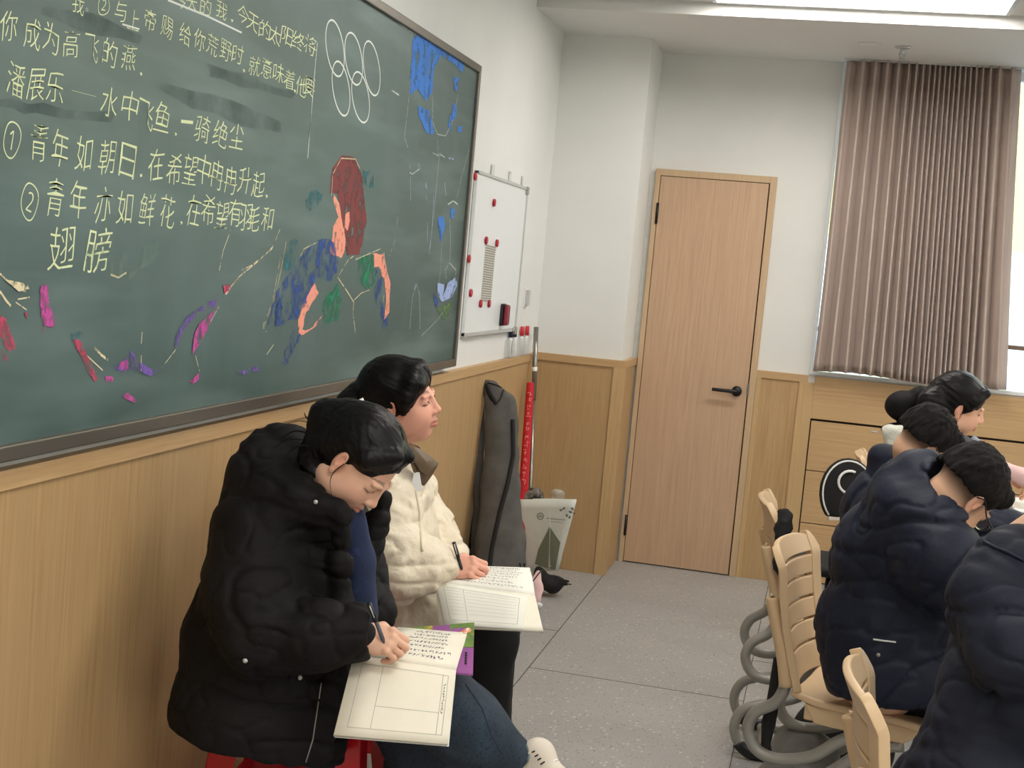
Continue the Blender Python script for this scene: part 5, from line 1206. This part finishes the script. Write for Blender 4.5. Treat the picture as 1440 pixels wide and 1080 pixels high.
# ---------------------------------------------------------------- the students on the right
def specs(p, F, sc, parent):
    s, f, u = F; g = empty('glasses', (0, 0, 0)); g.parent = parent
    g.matrix_parent_inverse = parent.matrix_world.inverted() if 0 else Matrix.Identity(4)
    mb = MB()
    for e in (-1, 1):
        mb.tube([p(e * .032 + .024 * math.cos(a), .104, -.004 + .018 * math.sin(a)) for a in np.linspace(0, 6.28, 22)], .0017, 6, caps=False)
    mb.tube([p(-.009, .104, .002), p(0, .106, .004), p(.009, .104, .002)], .0015, 6, 3)
    bpy.data.objects.remove(g)
    o = mb.build('glasses_frame', M['blk'], parent)
    for e in (-1, 1):
        MB().tube([p(e * .056, .104, .004), p(e * .077, .096, .006), p(e * .081, .045, .004), p(e * .082, -.002, .016), p(e * .080, -.022, .002)], .0018, 6, 4).build('temple_arm', M['blk'], o)
        MB().ball(p(e * .032, .104, -.004), (.022 * sc, .0012, .017 * sc), [s, f, u], 8).build('lens', M['glass'], o)
    return o
def shorthair(p, F, c, parent, seed=0, sc=1.):
    s, f, u = F; _S = lambda *a: tuple(x * sc for x in a); v = Vol(.0035); FR = [s, f, u]
    v.ell(p(0, -.017, .038), _S(.079, .100, .0865), FR, .02); v.cap(p(-.035, .062, .078), p(.035, .062, .078), .020, .020, .03); v.ell(p(0, -.05, .0), _S(.072, .056, .06), FR, .03)
    v.ell(p(0, .115, -.03), _S(.10, .050, .095), FR, .008, 's'); v.ell(p(0, .02, -.066), _S(.13, .15, .082), FR, .015, 's')
    for e in (-1, 1): v.ell(p(e * .095, .02, -.03), _S(.035, .06, .055), FR, .012, 's')
    def spk(P):
        q = P - c; al = (q @ u)[:, None] * u + (q @ f)[:, None] * f * .3; q = q - al * .7
        return .0028 * vn(q, 150, seed) + .006 * np.maximum(0, vn(q, 110, seed)) + .002 * vn(P, 40, seed)
    return v.mesh('hair', M['hairshort'], parent, spk)
# front boy
pe = empty('person', (1.62, -3.45, .02), 'boy in a navy hooded coat and glasses bent over his desk, seated in front', 'person')
FA = fr_(cv(.47, -.76, -.42), cv(.84, .50, .06)); cA = D(1373, 710, 3.24) - FA[0] * .080 + FA[1] * .006 + FA[2] * .008
nA = D(1325, 742, 3.33)
v = Vol(.0032); pA = head(v, cA, FA, .94, neck=nA)
v.cap(nA, D(1290, 770, 3.45), .058, .09, .03); v.cap(D(1290, 770, 3.45), D(1240, 950, 3.55), .10, .11, .04); v.chain([D(1290, 760, 3.3), D(1370, 830, 3.2), D(1480, 830, 3.15)], [.05, .04, .026], .02)
hand(v, D(1485, 830, 3.15), cv(1, 0, 0), cv(0, .9, .3), cv(0, .3, -.9), .93, curl=(25, 40, 30))
v.mesh('body', M['skin'], pe, None, skincol(cA, FA, .94, (216, 172, 142), fade=True)); shorthair(pA, FA, cA, pe, 1, .94); specs(pA, FA, .94, pe)
v = Vol(.006)
v.chain([D(1250, 975, 3.52), D(1242, 880, 3.52), D(1262, 780, 3.50), D(1298, 715, 3.46)], [.148, .154, .148, .10], .06)
v.chain([D(1300, 930, 3.5), D(1290, 830, 3.48)], [.12, .13], .06)
v.chain([D(1285, 735, 3.36), D(1325, 790, 3.27), D(1372, 835, 3.22)], [.088, .080, .066], .09); v.chain([D(1372, 835, 3.20), D(1440, 830, 3.17), D(1482, 830, 3.15)], [.066, .052, .042], .03)
v.chain([D(1320, 720, 3.6), D(1400, 755, 3.6), D(1460, 770, 3.55)], [.095, .07, .05], .05)
v.chain([D(1258, 690, 3.42), D(1290, 664, 3.40), D(1318, 682, 3.34), D(1330, 716, 3.30)], [.052, .048, .036, .022], .06); v.chain([D(1262, 705, 3.34), D(1300, 728, 3.28), D(1328, 756, 3.25), D(1344, 780, 3.24)], [.036, .032, .024, .016], .05)
v.chain([D(1326, 700, 3.34), D(1334, 722, 3.28), D(1342, 744, 3.24)], [.034, .030, .022], .03); v.ell(cA, (.083, .108, .100), [FA[0], FA[1], FA[2]], .015, 's'); v.cap(nA + cv(.6, .6, .2) * .05, nA + cv(.6, .6, .2) * .14, .052, .065, .02, 's')
v.chain([D(1250, 960, 3.47), D(1330, 955, 3.46), D(1390, 965, 3.44)], [.115, .105, .09], .06)
v.cut(D(1220, 990, 3.40), -UP + .03 * RT, .03)
co = v.mesh('navy_coat', M['navycoat'], pe, lambda P: folds(.010, 6.5, .003, 16)(P) + crease(.008, 7, cv(-.5, 1, 0), 1.8)(P) + crease(.005, 16, cv(-.3, 1, 0), 1.6)(P), dispmax=.03)
lay_line(co, [(1228, 899), (1242, 901), (1260, 903)], .0022, 'pocket_trim', M['white'], co)
q_ = hit(co, 1235, 921, .001)
if q_ is not None: MB().ball(q_, (.005,) * 3).build('snap_button', M['tube'], co)
v = Vol(.007); v.chain([D(1260, 945, 3.52), D(1400, 960, 3.46)], [.09, .08], .04); kk = D(1400, 990, 3.42); v.chain([kk, kk + np.array([.02, 0, -.2]), np.array([kk[0], kk[1], .10])], [.085, .07, .06], .04); k3 = D(1400, 980, 3.6); v.chain([D(1260, 970, 3.62), k3, np.array([k3[0], k3[1], .10])], [.10, .08, .06], .04); v.cut((0, 0, .08), (0, 0, -1), .005)
v.mesh('trousers', M['navycoat2'], pe, folds(.008, 9))
for k_ in (kk, k3): shoe((k_[0] + .2, k_[1], .008), (k_[0] - .06, k_[1], .008), (0, 0, 1), M['blackcloth'], pe)
# boy behind
pe = empty('person', (1.6, -2.66, .02), 'boy in navy with glasses sitting behind the front boy, head bowed', 'person')
FB = fr_(cv(.66, -.64, -.30), cv(.62, .70, .22)); cB = D(1309, 637, 4.10) - FB[0] * .080 + FB[1] * .004 + FB[2] * .008
nB = D(1285, 672, 4.25)
v = Vol(.0035); pB = head(v, cB, FB, .93, neck=nB); v.cap(nB, D(1262, 720, 4.3), .056, .09, .03); v.cap(D(1262, 720, 4.3), D(1230, 850, 4.4), .10, .11, .04); v.chain([D(1280, 720, 4.2), D(1330, 790, 4.15), D(1420, 775, 4.1)], [.05, .04, .026], .02)
hand(v, D(1425, 772, 4.1), cv(1, 0, 0), cv(0, .9, .3), cv(0, .3, -.9), .93, curl=(25, 40, 30))
v.mesh('body', M['skin'], pe, None, skincol(cB, FB, .93, (216, 172, 142), fade=True)); shorthair(pB, FB, cB, pe, 2, .93); specs(pB, FB, .93, pe)
v = Vol(.007)
v.chain([D(1250, 870, 4.38), D(1244, 800, 4.36), D(1254, 720, 4.34), D(1268, 668, 4.33)], [.138, .145, .138, .08], .06); v.chain([D(1265, 700, 4.2), D(1320, 780, 4.1), D(1350, 800, 4.1)], [.095, .08, .06], .05); v.chain([D(1350, 790, 4.1), D(1400, 758, 4.1), D(1460, 765, 4.1)], [.06, .062, .05], .04)
v.chain([D(1300, 700, 4.5), D(1370, 740, 4.5), D(1440, 745, 4.45)], [.09, .065, .05], .05); v.chain([D(1240, 640, 4.32), D(1262, 648, 4.3), D(1276, 668, 4.22)], [.032, .034, .028], .04); v.chain([D(1262, 668, 4.2), D(1290, 690, 4.15), D(1305, 705, 4.15)], [.04, .04, .03], .04)
v.chain([D(1262, 650, 4.3), D(1282, 662, 4.2), D(1294, 684, 4.14)], [.036, .034, .028], .03); v.ell(cB, (.082, .106, .100), [FB[0], FB[1], FB[2]], .015, 's'); v.cap(nB + cv(.3, .9, .2) * .05, nB + cv(.3, .9, .2) * .12, .050, .06, .02, 's'); v.chain([D(1240, 880, 4.3), D(1330, 880, 4.28)], [.12, .10], .05); v.cut(D(1220, 915, 4.3), -UP, .02)
co = v.mesh('navy_coat', M['navycoat'], pe, lambda P: folds(.010, 6.5, .003, 16)(P) + crease(.010, 8, cv(-.5, 1, 0), 1.8)(P) + crease(.004, 16)(P), dispmax=.03)
v = Vol(.008); kk = D(1400, 890, 4.25); v.chain([D(1240, 880, 4.35), kk, np.array([kk[0], kk[1], .10])], [.10, .08, .06], .04); k3 = D(1400, 885, 4.45); v.chain([D(1240, 880, 4.48), k3, np.array([k3[0], k3[1], .10])], [.10, .08, .06], .04); v.cut((0, 0, .08), (0, 0, -1), .005); v.mesh('trousers', M['navycoat2'], pe)
for k_ in (kk, k3): shoe((k_[0] + .2, k_[1], .008), (k_[0] - .06, k_[1], .008), (0, 0, 1), M['blackcloth'], pe)
# girl at the back
pe = empty('person', (1.86, -1.5, .02), 'girl with tied black hair and puffy black hood sitting farthest back', 'person')
FG = fr_(cv(.90, -.36, .12), cv(.30, .90, .25)); cG = D(1349, 577, 5.25) - FG[0] * .080 + FG[1] * .004 + FG[2] * .008; nG = D(1330, 625, 5.35)
v = Vol(.0035); pG = head(v, cG, FG, 1., neck=nG); v.cap(nG, D(1325, 660, 5.38), .055, .09, .03); v.cap(D(1325, 660, 5.38), D(1300, 780, 5.45), .10, .10, .04); v.chain([D(1340, 670, 5.3), D(1370, 720, 5.25), D(1412, 672, 5.2)], [.045, .036, .026], .02)
hand(v, D(1414, 664, 5.2), cv(.85, -.5, 0), cv(.4, .8, .3), cv(0, .3, -.9), .9, curl=(25, 40, 30))
v.mesh('body', M['skin'], pe, None, skincol(cG, FG, 1., (230, 180, 152)))
def ex(v):
    v.chain([pG(0, -.08, .02), D(1308, 566, 5.3), D(1300, 575, 5.32)], [.05, .045, .03], .03); v.chain([pG(.04, .07, .085), pG(.070, .045, .045), pG(.076, .032, .0)], [.018, .014, .008], .02); v.chain([pG(-.04, .07, .085), pG(-.070, .045, .045)], [.018, .012], .02)
v = hairvol(pG, FG, 1., .0035, grow=.010, cuts=[((0, .112, -.03), (.085, .052, .090), .006), ((.090, .048, -.050), (.035, .034, .055), .006), ((.092, -.002, -.016), (.024, .020, .030), .004), ((0, .02, -.15), (.12, .11, .075), .01)], extra=ex)
v.mesh('hair', M['hair'], pe, strandnoise(FG, cG, .002, 60))
v = Vol(.007)
v.chain([D(1290, 800, 5.45), D(1285, 700, 5.45), D(1290, 640, 5.42)], [.15, .15, .11], .05); v.chain([D(1320, 660, 5.3), D(1360, 720, 5.22), D(1380, 700, 5.2)], [.08, .07, .055], .04); v.cap(D(1260, 640, 5.4), D(1246, 660, 5.4), .06, .07, .04); v.ell(cG, (.096, .12, .116), [FG[0], FG[1], FG[2]], .02, 's'); v.cut((0, 0, .47), (0, 0, -1), .02)
co = v.mesh('black_coat', M['blackcoat'], pe, lambda P: folds(.008, 8)(P) + crease(.006, 14)(P))
v = Vol(.005); v.ell(D(1270, 571, 5.42), (.070, .060, .07), [RT, UP, BK], k=.02).ell(D(1293, 560, 5.4), (.045, .045, .05), [RT, UP, BK], k=.015).ell(D(1262, 604, 5.42), (.062, .026, .06), [RT, UP, BK], k=.008); v.mesh('puffy_hood', M['blackcoat'], co, folds(.006, 14))
v = Vol(.005); v.cap(D(1250, 607, 5.36), D(1278, 612, 5.33), .030, .036, .02); v.cap(D(1262, 625, 5.36), D(1272, 640, 5.33), .05, .05, .03); v.mesh('fleece_collar', M['fleece'], co, lambda P: .004 * vn(P, 50))
v = Vol(.005); v.cap(D(1352, 628, 5.3), D(1366, 648, 5.28), .045, .055, .02); v.mesh('grey_sweater', M['greyhood'], pe, folds(.004, 20))
MB().tube([D(1368, 615, 5.22), D(1378, 625, 5.2), D(1380, 642, 5.2)], .011, 8, 4).build('pale_trim', M['pale'], pe)
v = Vol(.005); v.chain([D(1374, 690, 5.2), D(1390, 646, 5.2), D(1413, 664, 5.18)], [.045, .036, .030], .03); v.mesh('cream_sleeve', M['canvas'], pe, folds(.005, 14)); v = Vol(.005); v.chain([D(1402, 655, 5.17), D(1440, 672, 5.14), D(1460, 684, 5.1)], [.03, .03, .028], .02); v.mesh('pink_sleeve', M['pink'], pe, folds(.004, 18))
v = Vol(.008); kk = D(1390, 800, 5.3); v.chain([D(1290, 800, 5.4), kk, np.array([kk[0], kk[1], .10])], [.11, .08, .06], .04); k3 = D(1390, 795, 5.5); v.chain([D(1290, 800, 5.52), k3, np.array([k3[0], k3[1], .10])], [.11, .08, .06], .04); v.cut((0, 0, .08), (0, 0, -1), .005); v.mesh('trousers', M['blacktr'], pe)
for k_ in (kk, k3): shoe((k_[0] + .2, k_[1], .008), (k_[0] - .06, k_[1], .008), (0, 0, 1), M['blackcloth'], pe)
# nearest student, mostly beyond the right edge
pe = empty('person', (1.85, -4.6, .02), 'nearest student in a navy jacket, cut off by the right edge', 'person')
FR_ = fr_(cv(.6, -.6, -.3), cv(.6, .7, .2)); cR = D(1560, 690, 2.45)
nR = D(1500, 740, 2.52); v = Vol(.0045); pR = head(v, cR, FR_, 1., neck=nR); v.cap(nR, D(1470, 800, 2.55), .056, .09, .03); v.cap(D(1470, 800, 2.55), D(1450, 1000, 2.62), .10, .11, .04)
wr_ = D(1640, 930, 2.3); v.chain([D(1400, 830, 2.5), D(1420, 930, 2.4), wr_], [.045, .036, .026], .02); hand(v, wr_, cv(1, 0, 0), cv(0, .9, .3), cv(0, .3, -.9), .93, curl=(25, 40, 30))
v.mesh('body', M['skin'], pe, None, skincol(cR, FR_, 1., (216, 172, 142), fade=True)); shorthair(pR, FR_, cR, pe, 4)
v = Vol(.0055)
v.chain([D(1440, 1060, 2.62), D(1450, 960, 2.62), D(1470, 850, 2.6), D(1500, 790, 2.58)], [.150, .145, .13, .08], .05)
v.chain([D(1430, 800, 2.52), D(1408, 850, 2.50), D(1425, 915, 2.42)], [.078, .084, .072], .04); v.chain([D(1425, 915, 2.42), D(1520, 925, 2.36), D(1625, 930, 2.3)], [.07, .06, .045], .03)
v.chain([D(1370, 1075, 2.55), D(1400, 1010, 2.55), D(1410, 930, 2.56)], [.105, .095, .08], .05); v.chain([D(1340, 1120, 2.58), D(1400, 1120, 2.55)], [.11, .12], .04)
v.ell(cR, (.1, .12, .12), [FR_[0], FR_[1], FR_[2]], .02, 's'); v.cut((0, 0, .46), (0, 0, -1), .02)
co = v.mesh('navy_jacket', M['navycoat2'], pe, lambda P: folds(.010, 6, .003, 15)(P) + crease(.009, 7, UP, 1.5)(P) + crease(.005, 15, cv(.4, 1, 0), 1.6)(P), dispmax=.03)
lay_line(co, [(1384, 762), (1400, 770), (1420, 778), (1440, 788)], .0035, 'collar_seam', M['navycoat'], co)
v = Vol(.007); kk = np.array([2.22, -4.72, .50]); v.chain([np.array([1.84, -4.66, .53]), kk, np.array([kk[0], kk[1], .10])], [.09, .08, .06], .04); k3 = kk + np.array([0, .2, 0]); v.chain([np.array([1.84, -4.5, .53]), k3, np.array([k3[0], k3[1], .10])], [.09, .08, .06], .04); v.cut((0, 0, .08), (0, 0, -1), .005); v.mesh('trousers', M['navycoat2'], pe)
for k_ in (kk, k3): shoe((k_[0] + .2, k_[1], .008), (k_[0] - .06, k_[1], .008), (0, 0, 1), M['blackcloth'], pe)
